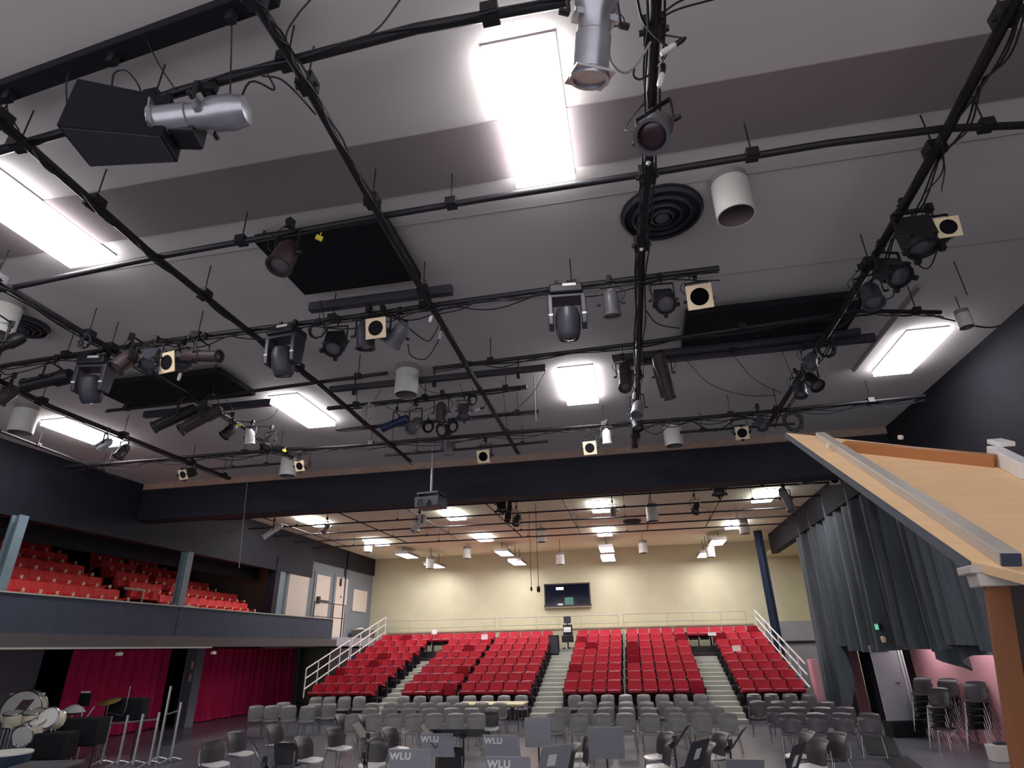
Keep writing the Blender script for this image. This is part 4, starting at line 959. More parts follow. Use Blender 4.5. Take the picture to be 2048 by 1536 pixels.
for bi, (x0, n, w, bn) in enumerate(BLOCKS):
    for r in range(8):
        shift = 0.0
        for k in range(n):
            x = x0 + w * (k + 0.5)
            red_seat(x, T0 + DT * r + 0.58, Z0 + DZ * r, 'red seat, %s from the left, %s row up, %s' % (ORD[k], ORD[r], bn), 'red seats, ' + bn,
                     tip=((r, bi, k) in FOLD or rs.random() < 0.05), last=(k == n - 1))
for nm, x0, x1 in (AISLES[0], AISLES[2]):         # the top row bridges the side aisles
    for k in range(2):
        red_seat(x0 + (x1 - x0) * (0.25 + 0.5 * k), T0 + DT * 7 + 0.58, Z0 + DZ * 7, 'red seat of the top row above the %s aisle, %s from the left' % (nm, ORD[k]), 'red seats bridging the aisles', last=(k == 1))
    s = MB().box(((x0 + x1) / 2, T0 + DT * 7 + 0.12, 1.9), (x1 - x0, 0.04, 0.6))
    tag(ob('aisle_blind', s.mesh('aisle_blind', 'black_matte')), 'black board closing the top of the %s aisle under the seats' % nm, 'board', 'aisle end boards')
# boxes and an office chair at the head of the centre aisle
sb = thing('loudspeaker', 'black floor loudspeaker at the head of the centre aisle', 'speaker', (-3.83, 29.0, Z0 + DZ * 6))
ob('cabinet', MB().box((0, 0, 0.42), (0.44, 0.42, 0.84)).mesh('cabinet', 'black_matte', 0.02), sb)
ob('grille', MB().box((0, -0.215, 0.44), (0.38, 0.012, 0.70)).mesh('grille', 'dark_grey', 0.004), sb)
ob('handle', MB().box((-0.19, -0.225, 0.62), (0.03, 0.02, 0.2)).mesh('handle', 'mid_grey', 0.004), sb)
oc = thing('office_chair', 'black chair with a grey headrest above the centre aisle', 'chair', (-3.25, 29.6, Z0 + DZ * 7))
ob('seat', MB().box((0, -0.12, 0.42), (0.5, 0.46, 0.30)).mesh('seat', 'black_metal', 0.03), oc)
ob('backrest', MB().box((0, 0.12, 0.78), (0.44, 0.08, 0.50)).mesh('backrest', 'black_metal', 0.03), oc)
ob('headrest', MB().box((0, 0.12, 1.24), (0.34, 0.10, 0.30)).mesh('headrest', 'dark_grey', 0.03), oc)
ob('headrest_post', MB().cyl((0, 0.14, 1.0), (0, 0.14, 1.2), 0.025, 8).mesh('headrest_post', 'black_metal'), oc)
s = MB().cyl((0, -0.1, 0.0), (0, -0.1, 0.3), 0.03, 8)
for k in range(5): s.box((0.22 * math.cos(k * 1.257), -0.1 + 0.22 * math.sin(k * 1.257), 0.03), (0.08, 0.08, 0.06))
ob('base', s.mesh('base', 'black_metal'), oc)
def sheet_of_paper(p, label, w=0.30, h=0.22, rx=-0.12):
    tag(ob('paper_sheet', MB().box((0, 0, 0), (w, 0.004, h)).mesh('paper_sheet', 'paper'), None, p, (rx, 0, 0)), label, 'paper', 'white paper sheets on seats')
sheet_of_paper((-9.78, 29.85, 3.07), 'white sheet on the top row seat above the left aisle', 0.26, 0.2)
sheet_of_paper((-7.03, 28.85, 2.78), 'white sheet on a red seat near the top, left of the centre aisle', 0.3, 0.22)
sheet_of_paper((3.08, 28.85, 2.68), 'white sheet on a red seat near the top, right of the right aisle', 0.34, 0.14)
sheet_of_paper((3.75, 27.05, 2.10), 'white sheet on a red seat in the middle of the right block', 0.32, 0.22)
sheet_of_paper((-3.25, 29.5, 3.02), 'white sheet on the black office chair', 0.34, 0.22)

# white guard rails
def rail(name, label, a, b, heights, posts, m='white_metal', r=0.028, foot=0.0):
    a, b = Vector(a), Vector(b)
    t = thing('guard_rail', label, 'railing', a, 0, 'white guard rails')
    for k, h in enumerate(heights):
        ob(('top_rail', 'mid_rail', 'bottom_rail', 'bottom_rail')[k], MB().tube([(0, 0, h), (b - a) + Vector((0, 0, h))], r, 8).mesh('rail', m, 0, True), t)
    for k in posts:
        q = (b - a) * k
        ob('post', MB().cyl(q + Vector((0, 0, foot)), q + Vector((0, 0, heights[0])), r * 0.95, 8).mesh('post', m, 0, True), t)
XLR, XRR = -12.60, 5.27
rail('r', 'white sloping guard rail, lower half, left of the red seats', (XLR, 23.0, 0.72), (XLR, 26.6, 1.75), (1.0, 0.66, 0.30), (0.0, 0.25, 0.5, 0.75, 0.99), foot=0.0)
rail('r', 'white sloping guard rail, upper half, left of the red seats', (XLR, 26.7, 1.78), (XLR, 30.5, 2.85), (1.0, 0.66, 0.30), (0.01, 0.25, 0.5, 0.75, 1.0), foot=0.0)
rail('r', 'white sloping guard rail right of the red seats', (XRR, 23.0, 0.62), (XRR - 0.0, 30.5, 2.66), (1.0, 0.68, 0.32), (0.12, 0.28, 0.46, 0.62, 0.8, 1.0), foot=0.0)
for lab, x0, x1, ps in (('left third', -12.4, -6.72, (0.01, 0.235, 0.48, 0.70, 0.99)), ('middle third', -6.58, -0.85, (0.01, 0.32, 0.5, 0.69, 0.99)), ('right third', -0.72, 4.8, (0.01, 0.37, 0.58, 0.8, 0.99))):
    rail('r', 'pale guard rail along the back wall behind the top row, ' + lab, (x0 * 1.02, 30.55, 3.04), (x1 * 1.02, 30.55, 3.02), (0.62, 0.27), ps, 'lip_edge', 0.022)
for x in (-0.69, -6.64):                          # pale handrails running down between blocks
    t = thing('aisle_handrail', 'thin pale handrail between two red seat blocks, %s of the centre aisle' % ('right' if x > -2 else 'left'), 'railing', (x, T0, 0), 0, 'handrails inside the seating')
    for r in range(8):
        ob('post', MB().cyl((0, DT * r + 0.3, Z0 + DZ * r + 0.005), (0, DT * r + 0.3, Z0 + DZ * r + (0.86 if x > -2 else 0.5)), 0.02, 6).mesh('post', 'lip_edge'), t)
# thin dark rail on the landing
t = thing('landing_rail', 'thin dark handrail on the landing by the doors', 'railing', (-12.72, 24.9, 2.86))
for z in (0.75, 1.3): ob('bar', MB().cyl((0, -1.6, z), (0, 1.15, z), 0.018, 6).mesh('bar', 'black_metal'), t)
for y in (-1.6, 0.05, 1.15): ob('post', MB().cyl((0, y, 0.0 if y > 0 else -0.2), (0, y, 1.3), 0.02, 6).mesh('post', 'black_metal'), t)
bx = thing('equipment_box', 'grey heap of equipment on the landing by the back corner', 'box', (-13.2, 29.2, 2.86))
ob('case', MB().box((0, 0, 0.18), (0.7, 1.2, 0.36)).mesh('case', 'mid_grey', 0.03), bx)
ob('cloth', MB().sheet(lambda u, v: ((u - 0.5) * 0.6, (v - 0.5) * 1.0, 0.38 + 0.10 * math.sin(u * 5) * math.sin(v * 4)), 8, 8, 0.01, (0, 0, 1)).mesh('cloth', 'white_panel', 0, True), bx)

# ------------------------------------------------------------------ balcony seats (facing the hall, +X)
B_BACK = MB().sheet(lambda u, v: (-0.03 - 0.08 * (rounded(u, v, 0.25)[1] * 0.5) + 0.03 * (2 * u - 1) ** 2, rounded(u, v, 0.15)[0] * 0.222, 0.62 + rounded(u, v, 0.25)[1] * 0.27), 6, 6, 0.07, (-1, 0, 0)).mesh('backrest', 'bal_red', 0, True)
B_PAN = MB().sheet(lambda u, v: (0.22 + 0.2 * rounded(u, v, 0.25)[1], rounded(u, v, 0.25)[0] * 0.205, 0.44), 4, 4, 0.08, (0, 0, -1)).mesh('seat_pan', 'bal_red', 0, True)
B_ARM = MB().box((0.16, 0, 0.64), (0.30, 0.04, 0.035)).box((0.06, 0, 0.32), (0.10, 0.035, 0.62)).mesh('armrest', 'bal_red', 0.005)
B_TIP = MB().box((0.30, 0, 0.63), (0.05, 0.052, 0.09)).mesh('arm_tip', 'cream', 0.008)
def bal_seat(x, y, z, label, group, end):
    t = thing('balcony_chair', label, 'seat', (x, y, z), 0, group)
    ob('backrest', B_BACK, t); ob('seat_pan', B_PAN, t)
    for dy in ((-0.225, 0.225) if end else (-0.225,)):
        a = ob('armrest', B_ARM, t, (0, dy, 0)); ob('arm_tip', B_TIP, a)
PB = 0.45
bt_ = thing('balcony_tiers', 'dark stepped floor under the balcony seats', 'platform', (-16.4, 13.5, 2.62))
for r in range(7):
    x1 = -13.0 - 0.8 * r; z = 0.12 + 0.375 * r
    ob('tier', MB().box((x1 - 0.4 + 16.4, 0.42, z / 2), (0.8, 15.7, z)).mesh('tier', 'black_matte'), bt_)
for r in range(6):
    x = -13.45 - 0.8 * r; z = 2.62 + 0.12 + 0.375 * r
    # section nearest the viewer, its far edge cut by a slanting aisle
    n = 11 - (1 if r else 0); ye = 15.03 + (0.10 * r)
    for k in range(n):
        bal_seat(x, ye - PB * (n - 1 - k) - PB / 2 - (0.0), z, 'red balcony seat, near section, %s from its near end, %s row from the railing' % (ORD[k], ORD[r]), 'balcony seats, near section', k == n - 1)
    if r >= 2:
        for k in range(3):
            bal_seat(x, 16.5 + 0.25 * (r - 2) + PB * k, z, 'red balcony seat, short middle section, %s from the near end, %s row' % (ORD[k], ORD[r]), 'balcony seats, middle section', k == 2)
    n = (11, 10, 8, 6, 4, 3, 2)[r]; y0 = 16.9 if r < 2 else 18.25 + 0.2 * (r - 2)
    for k in range(n):
        bal_seat(x, y0 + PB * k, z, 'red balcony seat, far section, %s from its near end, %s row from the railing' % (ORD[k], ORD[r]), 'balcony seats, far section', k == n - 1)
for i, (x, y, z) in enumerate(((-13.0, 16.3, 3.6), (-14.6, 16.1, 4.1))):
    t = thing('balcony_rail', 'short pale rail end at the balcony aisle, ' + ('upper' if i else 'lower'), 'railing', (x, y, z - 0.9))
    ob('bar', MB().cyl((0, -0.5, 0.9), (0, 0.3, 0.9), 0.03, 6).mesh('bar', 'lip_edge'), t)
    ob('post', MB().cyl((0, 0.25, 0.0), (0, 0.25, 0.9), 0.025, 6).mesh('post', 'lip_edge'), t)
for k, (px, m) in enumerate((((-12.60, 13.77, 2.34), 'lip_edge'), ((-12.60, 17.36, 2.33), 'white_metal'))):
    t = thing('wall_sensor', 'small white box under the balcony lip, %s' % ('left' if k == 0 else 'right'), 'sensor', px, 0, 'small boxes under the balcony')
    ob('casing', MB().box((0, 0, 0), (0.08, 0.16, 0.08)).mesh('casing', m, 0.01), t)
    ob('bracket', MB().box((-0.02, 0, 0.06), (0.04, 0.05, 0.06)).mesh('bracket', 'black_metal'), t)
for k, z in enumerate((1.95, 1.55)):
    tag(ob('wall_plate', MB().box((0, 0, 0), (0.10, 0.03, 0.22)).mesh('wall_plate', 'cream', 0.006), None, (-15.72, 20.62, z)), 'pale switch plate on the column by the maroon curtain, ' + ('upper' if k == 0 else 'lower'), 'switch plate')
ex = thing('exit_sign', 'small green lit sign on the black drape at right', 'sign', (6.10, 18.08, 2.61))
ob('box', MB().box((0, 0, 0), (0.08, 0.3, 0.18)).mesh('box', 'black_metal', 0.01), ex); ob('face', MB().box((-0.045, 0, 0), (0.01, 0.24, 0.13)).mesh('face', 'exit'), ex)
ll = thing('wall_lamp', 'small cream lamp below the green sign at right', 'lamp', (6.10, 17.95, 2.31))
ob('shade', MB().lathe([(0.05, -0.07), (0.07, 0.05), (0.03, 0.08)], 12).mesh('shade', 'cream', 0, True), ll); ob('bracket', MB().box((0.05, 0, 0.06), (0.1, 0.03, 0.03)).mesh('bracket', 'black_metal'), ll)
tag(ob('wall_speaker', MB().box((0, 0, 0), (0.2, 0.14, 0.36)).box((0, -0.08, 0), (0.16, 0.02, 0.3)).mesh('wall_speaker', 'white_metal', 0.02), None, (5.9, 30.75, 2.98)), 'small white box on the wall right of the blue post', 'speaker')

# ================================================================== CHAIRS ON THE FLOOR
def chair_meshes(m, seat_m):
    def bk(u, v):
        a, b = rounded(u, v, 0.42)
        return (a * 0.225, 0.16 + 0.04 * b + 0.10 * max(0, b) ** 3 - 0.05 * a * a * (1 - 0.2 * b), 0.64 + b * 0.185)
    def st(u, v):
        a, b = rounded(u, v, 0.7)
        return (a * 0.225, -0.03 + b * 0.21, 0.445 + 0.015 * a * a + (0.02 * b * b if b > 0 else -0.015 * b * b))
    back = MB().sheet(bk, 10, 8, 0.016, (0, 1, 0)).mesh('backrest', m, 0, True)
    seat = MB().sheet(st, 10, 8, 0.02, (0, 0, -1)).mesh('seat', seat_m, 0, True)
    legs = []
    for sx in (-1, 1):
        legs.append(MB().tube(spline([(sx * 0.19, -0.16, 0.42), (sx * 0.21, -0.19, 0.22), (sx * 0.225, -0.22, 0.0)], 3), 0.011, 7).mesh('leg', 'chrome', 0, True))
        legs.append(MB().tube(spline([(sx * 0.19, 0.14, 0.42), (sx * 0.21, 0.20, 0.22), (sx * 0.225, 0.26, 0.0)], 3), 0.011, 7).mesh('leg', 'chrome', 0, True))
    fr = MB()
    for sx in (-1, 1): fr.tube(spline([(sx * 0.19, -0.17, 0.42), (sx * 0.19, 0.15, 0.42), (sx * 0.20, 0.215, 0.50), (sx * 0.20, 0.225, 0.68)], 3), 0.011, 7)
    fr.cyl((-0.19, -0.05, 0.415), (0.19, -0.05, 0.415), 0.01, 6).cyl((-0.19, 0.1, 0.415), (0.19, 0.1, 0.415), 0.01, 6)
    return back, seat, legs, fr.mesh('frame', 'chrome', 0, True)
CH = {'grey': chair_meshes('shell', 'shell'), 'pale': chair_meshes('shell_dark', 'seat_glare'), 'dark': chair_meshes('shell_dark', 'shell_dark'), 'mid': chair_meshes('shell_noglare', 'shell_noglare')}
def chair(p, rz, label, group, kind='grey', k=1.0):
    t = thing('shell_chair', label, 'chair', (p[0], p[1], p[2] if len(p) > 2 else 0), rz, group)
    t.scale = (k, k, k)
    b, s, legs, f = CH[kind]
    ob('backrest', b, t); ob('seat', s, t); ob('frame', f, t)
    for l in legs: ob('leg', l, t)
    return t
def face(p, q): return math.atan2(q[0] - p[0], -(q[1] - p[1]))       # chair front is -Y
ROWS = (
    ('row nearest the red seats', 21.95, 0, (1148, 1179, 1214, 1250, 1287, 1324, 1361, 1401, 1508, 1543, 1580, 1618, 805, 838, 871, 904.5, 939, 973, 1007, 1042, 630, 657, 688, 718)),
    ('second row from the red seats', 19.25, 0, (1169, 1211, 1251, 1292, 1332, 1372, 1411, 1516, 1559, 1602, 1652, 779.5, 816, 851, 885, 922, 961, 998, 627, 657, 742)),
    ('third row from the red seats', 17.55, 0, (1123, 1169, 1209, 1252, 1296, 1345, 1390, 1431, 1551, 1596, 1646, 1691, 777.5, 815, 856, 900, 940, 982, 737)),
    ('fourth row from the red seats', 16.05, 0, (1110, 1156, 1202, 1250, 1299, 1354, 1402, 1454, 1579, 1631, 1685, 1738, 785, 826, 867, 908, 952, 706, 745)),
)
def ray_x(px, py, y):                            # floor plan X of a chair seen in column px of the photo at depth y
    d = _r2 * ((px - 1024) / 1180.13) - _u2 * ((py - 768) / 1180.13) + _f
    return d.x / d.y * y
rc = random.Random(4)
for ri, (nm, y, _, cols) in enumerate(ROWS):
    for k, px in enumerate(sorted(cols)):
        yy = y + rc.uniform(-0.06, 0.06)
        x = ray_x(px, (1400, 1415, 1428, 1442)[ri], yy)
        rz = face((x, yy), (-2.2 + 0.35 * (x + 2), 5.0)) + rc.uniform(-0.06, 0.06)
        dk = x > 2.6  # chairs at right get a darker copy: lack of glare put into the colour
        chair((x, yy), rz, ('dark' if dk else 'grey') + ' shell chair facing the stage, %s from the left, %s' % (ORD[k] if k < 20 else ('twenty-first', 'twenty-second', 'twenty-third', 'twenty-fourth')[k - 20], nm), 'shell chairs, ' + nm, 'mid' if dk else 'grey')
for k, (px, y) in enumerate(((513, 18.6), (544, 18.6), (578, 18.6), (615, 18.4), (566, 19.8))):
    x = ray_x(px, 1420, y)
    chair((x, y), face((x, y), (-5, 9)), 'grey shell chair by the maroon curtain, %s' % ('behind the others' if k == 4 else ORD[k] + ' from the left'), 'chairs by the maroon curtain')
# orchestra chairs: reflected light painted as pale seat tops, turned towards the conductor
ORCH = (
    ((-8.07, 13.89, 0.45), 'right', 'pale seated chair behind the black stand with two white papers'),
    ((-6.43, 13.48, 0.45), 'right', 'pale seated chair left of the tilted stand with one white paper'),
    ((-6.33, 12.04, 0.45), 'right', 'pale seated chair right of the black stand with two white papers'),
    ((-8.20, 12.67, 0.45), 'right', 'pale seated chair left of the black stand with two white papers'),
    ((-7.93, 11.50, 0.45), 'right', 'leftmost pale seated chair at the bottom edge'),
    ((-4.90, 11.67, 0.45), 'front', 'pale seated chair at the bottom edge, left of the nearest lettered stand'),
    ((-5.14, 13.42, 0.45), 'right', 'pale seated chair behind the nearest lettered stand'),
    ((-7.54, 16.11, 0.45), 'right', 'pale seated chair alone, between the maroon curtain and the middle stands'),
    ((-6.87, 16.03, 0.45), 'right', 'pale seated chair beside the two narrow tilted stands'),
    ((-3.94, 16.79, 0.45), 'front', 'pale seated chair between the conductor desk and the cream table'),
    ((-1.30, 12.86, 0.45), 'left', 'pale seated chair beside the large grey desk with two legs'),
    ((-1.21, 11.80, 0.45), 'left', 'nearest of the pale seated chairs beside the large grey desk with two legs'),
    ((0.13, 12.79, 0.45), 'left', 'pale seated chair left of the dark stand with a white square'),
    ((0.14, 11.80, 0.45), 'left', 'nearest pale seated chair below the dark stand with a white square'),
    ((1.11, 12.85, 0.45), 'left', 'pale seated chair right of the dark stand with a white square'),
    ((2.61, 13.05, 0.45), 'left', 'pale seated chair behind the tilted stand at the right of the floor'),
    ((2.55, 11.99, 0.45), 'left', 'nearest pale seated chair at the right of the floor, bottom edge'),
    ((3.09, 12.87, 0.45), 'left', 'dark chair seen edge on, right of the nearest right hand chairs'),
    ((-3.29, 11.23, 0.45), 'back', 'black backed chair at the bottom edge below the first lettered stand'),
    ((-1.43, 11.38, 0.45), 'left', 'black backed chair at the bottom edge, left of the large grey desk'),
    ((-6.49, 11.55, 0.45), 'back', 'black backed chair at the bottom edge near the stand with two papers'),
    ((0.74, 11.55, 0.45), 'left', 'black backed chair at the bottom edge below the dark stand with a white square'),
)
AIM = {'right': 1.25, 'left': -1.2, 'front': 0.1, 'back': PI}
for p, a, lab in ORCH:
    chair((p[0], p[1]), AIM[a] + rc.uniform(-0.15, 0.15), lab, 'orchestra chairs', 'dark' if 'dark chair' in lab or 'black backed' in lab else 'pale')
# stacked chairs by the pink wall
for px, y, n, lab in ((1852, 19.2, 5, 'left stack'), (1880, 17.4, 4, 'second stack from the left'), (1915, 18.6, 5, 'third stack from the left'), (1962, 17.2, 5, 'right stack')):
    x = min(ray_x(px, 1450, y), 7.35)
    for k in range(n):
        t = chair((x + 0.01 * k, y - 0.05 * k, 0.14 * k), -0.9 + 0.03 * k, 'black chair, %s from the floor, %s by the pink wall' % (ORD[k], lab), 'stacked chairs by the pink wall', 'dark')
chair((6.55, 16.9), -1.9, 'dark chair standing in front of the stacks by the pink wall', 'loose dark chairs', 'dark')

# ================================================================== MUSIC STANDS, TABLE, DESKS
def wlu(parent, size, loc, rot, m):
    cu = bpy.data.curves.new('lettering', 'FONT'); cu.body = 'WLU'; cu.size = size; cu.extrude = 0.001; cu.align_x = 'CENTER'; cu.align_y = 'CENTER'
    cu.offset = size * 0.04; cu.space_character = 1.12; cu.shear = 0.12
    tmp = bpy.data.objects.new('lettering', cu); COL.objects.link(tmp)
    dg = bpy.context.evaluated_depsgraph_get(); me = bpy.data.meshes.new_from_object(tmp.evaluated_get(dg))
    bpy.data.objects.remove(tmp)
    me.materials.clear(); me.materials.append(M[m])
    return ob('lettering', me, parent, loc, rot)
DESK = {}
def desk_mesh(m, w, h):
    s = MB().box((0, 0, 0), (w, 0.008, h)).box((0, 0.03, -h / 2), (w, 0.06, 0.008)).box((0, 0.058, -h / 2 + 0.012), (w, 0.006, 0.03))
    return s.mesh('desk', m, 0.002)
def stand(p, rz, tilt, label, m='stand', w=0.50, h=0.34, letters=False, paper=(), wide=False, cat='music stand'):
    z = p[2]
    t = thing('music_stand', label, cat, (p[0], p[1], 0), rz, 'music stands')
    k = (m, w, h); yo = 0.05 + h * 0.3 * math.sin(tilt)
    d = ob('desk', cached(k, lambda: desk_mesh(m, w, h)), t, (0, 0, z), (tilt, 0, 0))      # players sit on the +Y side
    ob('pole', MB().cyl((0, yo, 0.22), (0, yo, z - h * 0.1), 0.013, 8).cyl((0, yo, 0.08), (0, yo, 0.5), 0.02, 8).box((0, yo - 0.02, z - h * 0.1), (0.08, 0.05, 0.08)).mesh('pole', 'black_metal', 0, True), t)
    for i in range(3):
        a = 2 * PI * i / 3 + 0.5
        ob('leg', MB().tube([(0, yo, 0.22), (0.12 * math.cos(a), yo + 0.12 * math.sin(a), 0.14), (0.30 * math.cos(a), yo + 0.30 * math.sin(a), 0.01)], 0.010, 6).mesh('leg', 'black_metal'), t)
    if letters: wlu(d, 0.115, (-w * 0.22, -0.006, h * 0.24), (PI / 2, 0, 0), 'paper')
    for px_, pz_ in paper: ob('paper', MB().box((px_, -0.008, pz_), (0.12, 0.004, 0.14)).mesh('paper', 'paper'), d)
    return t
stand((-3.11, 9.79, 1.00), 0.05, 0.35, 'grey music stand with white letters, below the conductor desk', letters=True)
stand((-2.10, 9.65, 1.00), -0.05, 0.35, 'grey music stand with white letters, right of the conductor desk pole', letters=True, w=0.54)
stand((-2.99, 8.30, 1.00), 0.08, 0.35, 'grey music stand with white letters, at the bottom edge, leftmost of its kind', letters=True, w=0.54)
stand((-1.62, 7.83, 1.00), 0.0, 0.35, 'grey music stand cut by the bottom edge, letters just showing', letters=True, w=0.52)
stand((-1.76, 10.85, 1.05), 0.05, 0.1, 'pale grey music stand with a cream top edge, behind the lettered stands', 'stand', 0.42, 0.42)
stand((-0.63, 10.10, 1.00), 0.1, 0.5, 'large pale grey desk with two legs, right of the centre', 'stand', 0.52, 0.50)
stand((-5.30, 8.64, 1.00), -0.9, 0.5, 'black music stand with two white papers at lower left', 'dark_grey', 0.52, 0.40, paper=((-0.12, 0.06), (0.14, 0.02)))
stand((-4.05, 9.09, 1.00), -1.1, 0.5, 'tilted black music stand with one white paper, left of the lettered stands', 'dark_grey', 0.46, 0.36, paper=((0.0, 0.0),))
stand((-4.51, 10.22, 1.10), -1.4, 0.7, 'narrow black stand seen edge on, left of the lettered stands', 'black_metal', 0.46, 0.36)
stand((-3.30, 9.97, 1.10), -1.35, 0.7, 'narrow black stand seen edge on, touching the first lettered stand', 'black_metal', 0.46, 0.36)
stand((-1.20, 8.68, 1.00), 0.7, 0.45, 'tilted grey music stand with a white square, right of the lettered stands', 'stand', 0.46, 0.36, paper=((-0.05, 0.0),))
stand((0.45, 10.05, 1.10), 1.35, 0.7, 'black stand seen edge on, among the chairs right of the centre', 'black_metal', 0.46, 0.36)
stand((0.57, 9.13, 1.00), 0.95, 0.5, 'dark tilted music stand with a white square, right of the centre', 'dark_grey', 0.44, 0.40, paper=((0.0, 0.02),))
stand((1.17, 9.73, 1.10), 1.3, 0.7, 'black stand seen edge on, right of the dark stand with a white square', 'black_metal', 0.46, 0.36)
stand((1.71, 8.91, 1.00), 1.0, 0.5, 'dark tilted music stand with a white paper at the right of the floor', 'black_metal', 0.42, 0.38, paper=((0.0, -0.02),))
stand((1.04, 8.33, 1.00), 0.0, 0.9, 'grey stand desk at the bottom edge, right of the centre', 'stand', 0.42, 0.30)
stand((-2.77, 9.84, 1.15), 0.0, 1.25, 'wide black conductor desk in front of the middle chairs', 'black_metal', 0.82, 0.45, cat='conductor desk')
# the cream table
tb = thing('folding_table', 'long cream topped table among the grey chairs', 'table', (-4.72, 20.3, 0))
ob('tabletop', MB().box((0, 0, 0.725), (2.15, 1.1, 0.04)).mesh('tabletop', 'table', 0.008), tb)
for sx in (-0.9, 0.9):
    ob('leg', MB().cyl((sx, -0.35, 0.01), (sx, -0.35, 0.70), 0.016, 8).cyl((sx, 0.35, 0.01), (sx, 0.35, 0.70), 0.016, 8).cyl((sx, -0.35, 0.3), (sx, 0.35, 0.3), 0.012, 6).mesh('leg', 'mid_grey'), tb)
ob('apron', MB().box((0, -0.53, 0.69), (2.1, 0.02, 0.05)).mesh('apron', 'beige_trim'), tb)
cr = thing('equipment_crate', 'low black crate in front of the centre aisle steps', 'crate', (-2.9, 19.6, 0))
ob('body', MB().box((0, 0, 0.16), (1.0, 0.5, 0.32)).mesh('body', 'riser', 0.02), cr); ob('lid', MB().box((0, 0, 0.34), (1.04, 0.54, 0.05)).mesh('lid', 'black_metal', 0.01), cr)
# black mats on the floor at right
for lab, pts in (('larger black mat lying on the floor, right of the chairs', ((5.46, 19.35), (6.12, 19.1), (5.26, 16.15), (4.68, 16.37))), ('smaller black mat lying on the floor at the bottom edge, right of the chairs', ((4.83, 15.93), (5.38, 16.16), (5.02, 14.0), (4.44, 13.9)))):
    s = MB(); k = 2.3 / 2.3
    s.add([(x, y, 0.002) for x, y in pts] + [(x, y, 0.02) for x, y in pts], [(0, 1, 2, 3), (7, 6, 5, 4), (0, 4, 5, 1), (1, 5, 6, 2), (2, 6, 7, 3), (3, 7, 4, 0)])
    tag(ob('floor_mat', s.mesh('floor_mat', 'slab', 0.004)), lab, 'mat', 'black floor mats')
wb = thing('white_bin', 'small pale crate on the floor beside the shell tower', 'crate', (6.96, 15.72, 0.15))
wb.location.z = 0
ob('body', MB().box((0, 0, 0.15), (0.34, 0.3, 0.3)).mesh('body', 'can_white', 0.02), wb); ob('contents', MB().box((0.05, -0.02, 0.32), (0.2, 0.16, 0.08)).mesh('contents', 'dark_grey', 0.02), wb)

# ================================================================== PERCUSSION AT LOWER LEFT
def drum(p, r, depth, label, tilt=PI / 2, rz=0.0, z=None, mark=False):
    t = thing('drum', label, 'drum', p, rz, 'drums at lower left')
    Rm = Matrix.Rotation(tilt, 3, 'X')
    ob('shell', MB().lathe([(r * 0.97, -depth / 2), (r, -depth / 2 + 0.02), (r, depth / 2 - 0.02), (r * 0.97, depth / 2)], 28, Rm).mesh('shell', 'drum', 0, True), t)
    ob('drum_head', MB().lathe([(r * 0.95, depth / 2 + 0.004), (r * 0.5, depth / 2 + 0.008)], 28, Rm).mesh('drum_head', 'can_white', 0, True), t)
    for s_ in (-1, 1):
        ob('hoop', MB().tube([Rm @ Vector((r * 1.02 * math.cos(2 * PI * i / 24), r * 1.02 * math.sin(2 * PI * i / 24), s_ * depth / 2)) for i in range(24)], 0.016, 6, False, True).mesh('hoop', 'chrome', 0, True), t)
    if mark:
        m_ = MB().add([Rm @ Vector(v) for v in ((-0.55 * r, -0.35 * r, depth / 2 + 0.012), (0.05 * r, -0.38 * r, depth / 2 + 0.012), (0.55 * r, 0.55 * r, depth / 2 + 0.012), (-0.05 * r, 0.55 * r, depth / 2 + 0.012))], [(0, 1, 2, 3)])
        ob('drum_mark', m_.mesh('drum_mark', 'drum_dark'), t)
    h = p[2] - (r if abs(tilt) > 1 else depth / 2)
    if h > 0.05:
        s = MB()
        for k in range(4):
            a = k * PI / 2 + 0.7
            s.cyl((r * 0.7 * math.cos(a), r * 0.5 * math.sin(a), -p[2] + 0.01), (r * 0.6 * math.cos(a), r * 0.4 * math.sin(a), -(p[2] - h) + 0.04), 0.014, 6)
        ob('stand', s.mesh('stand', 'chrome'), t)
    return t
q = (-14.31, 13.20, 1.19)
drum((q[0], q[1], q[2]), 0.40, 0.34, 'big cream bass drum with a dark slanted mark, lower left', PI / 2, 0.5, mark=True)
for (px, r, dp, lab, tl) in (((-14.00, 12.70, 1.05), 0.18, 0.26, 'cream tom drum under the bass drum, left of its twin', 0.25), ((-13.25, 12.50, 1.07), 0.20, 0.30, 'cream tom drum under the bass drum, right of its twin', 0.25),
                             ((-12.76, 12.50, 1.07), 0.20, 0.3, 'brown headed drum at the right end of the drum group', 1.3), ((-13.01, 12.20, 0.82), 0.21, 0.2, 'cream bowl shaped drum below the toms', 1.9),
                             ((-12.87, 12.30, 0.96), 0.15, 0.2, 'small cream drum between the toms and the bowl shaped drum', 0.5)):
    drum(px, r, dp, lab, tl, 0.3)
t = thing('kettle_drum', 'white topped round drum cut by the lower left corner', 'drum', (-11.95, 10.90, 0.65))
zk = t.location.z
ob('bowl', MB().lathe([(0.10, -0.55), (0.30, -0.42), (0.40, -0.2), (0.42, 0.0)], 28).mesh('bowl', 'navy_steel', 0, True), t)
ob('drum_head', MB().lathe([(0.43, 0.0), (0.43, 0.03), (0.41, 0.04), (0.2, 0.045)], 28).mesh('drum_head', 'can_white', 0, True), t)
s = MB()
for k in range(3): s.cyl((0.3 * math.cos(k * 2.1), 0.3 * math.sin(k * 2.1), -zk + 0.01), (0.36 * math.cos(k * 2.1), 0.36 * math.sin(k * 2.1), -0.1), 0.02, 6)
ob('stand', s.mesh('stand', 'chrome'), t)
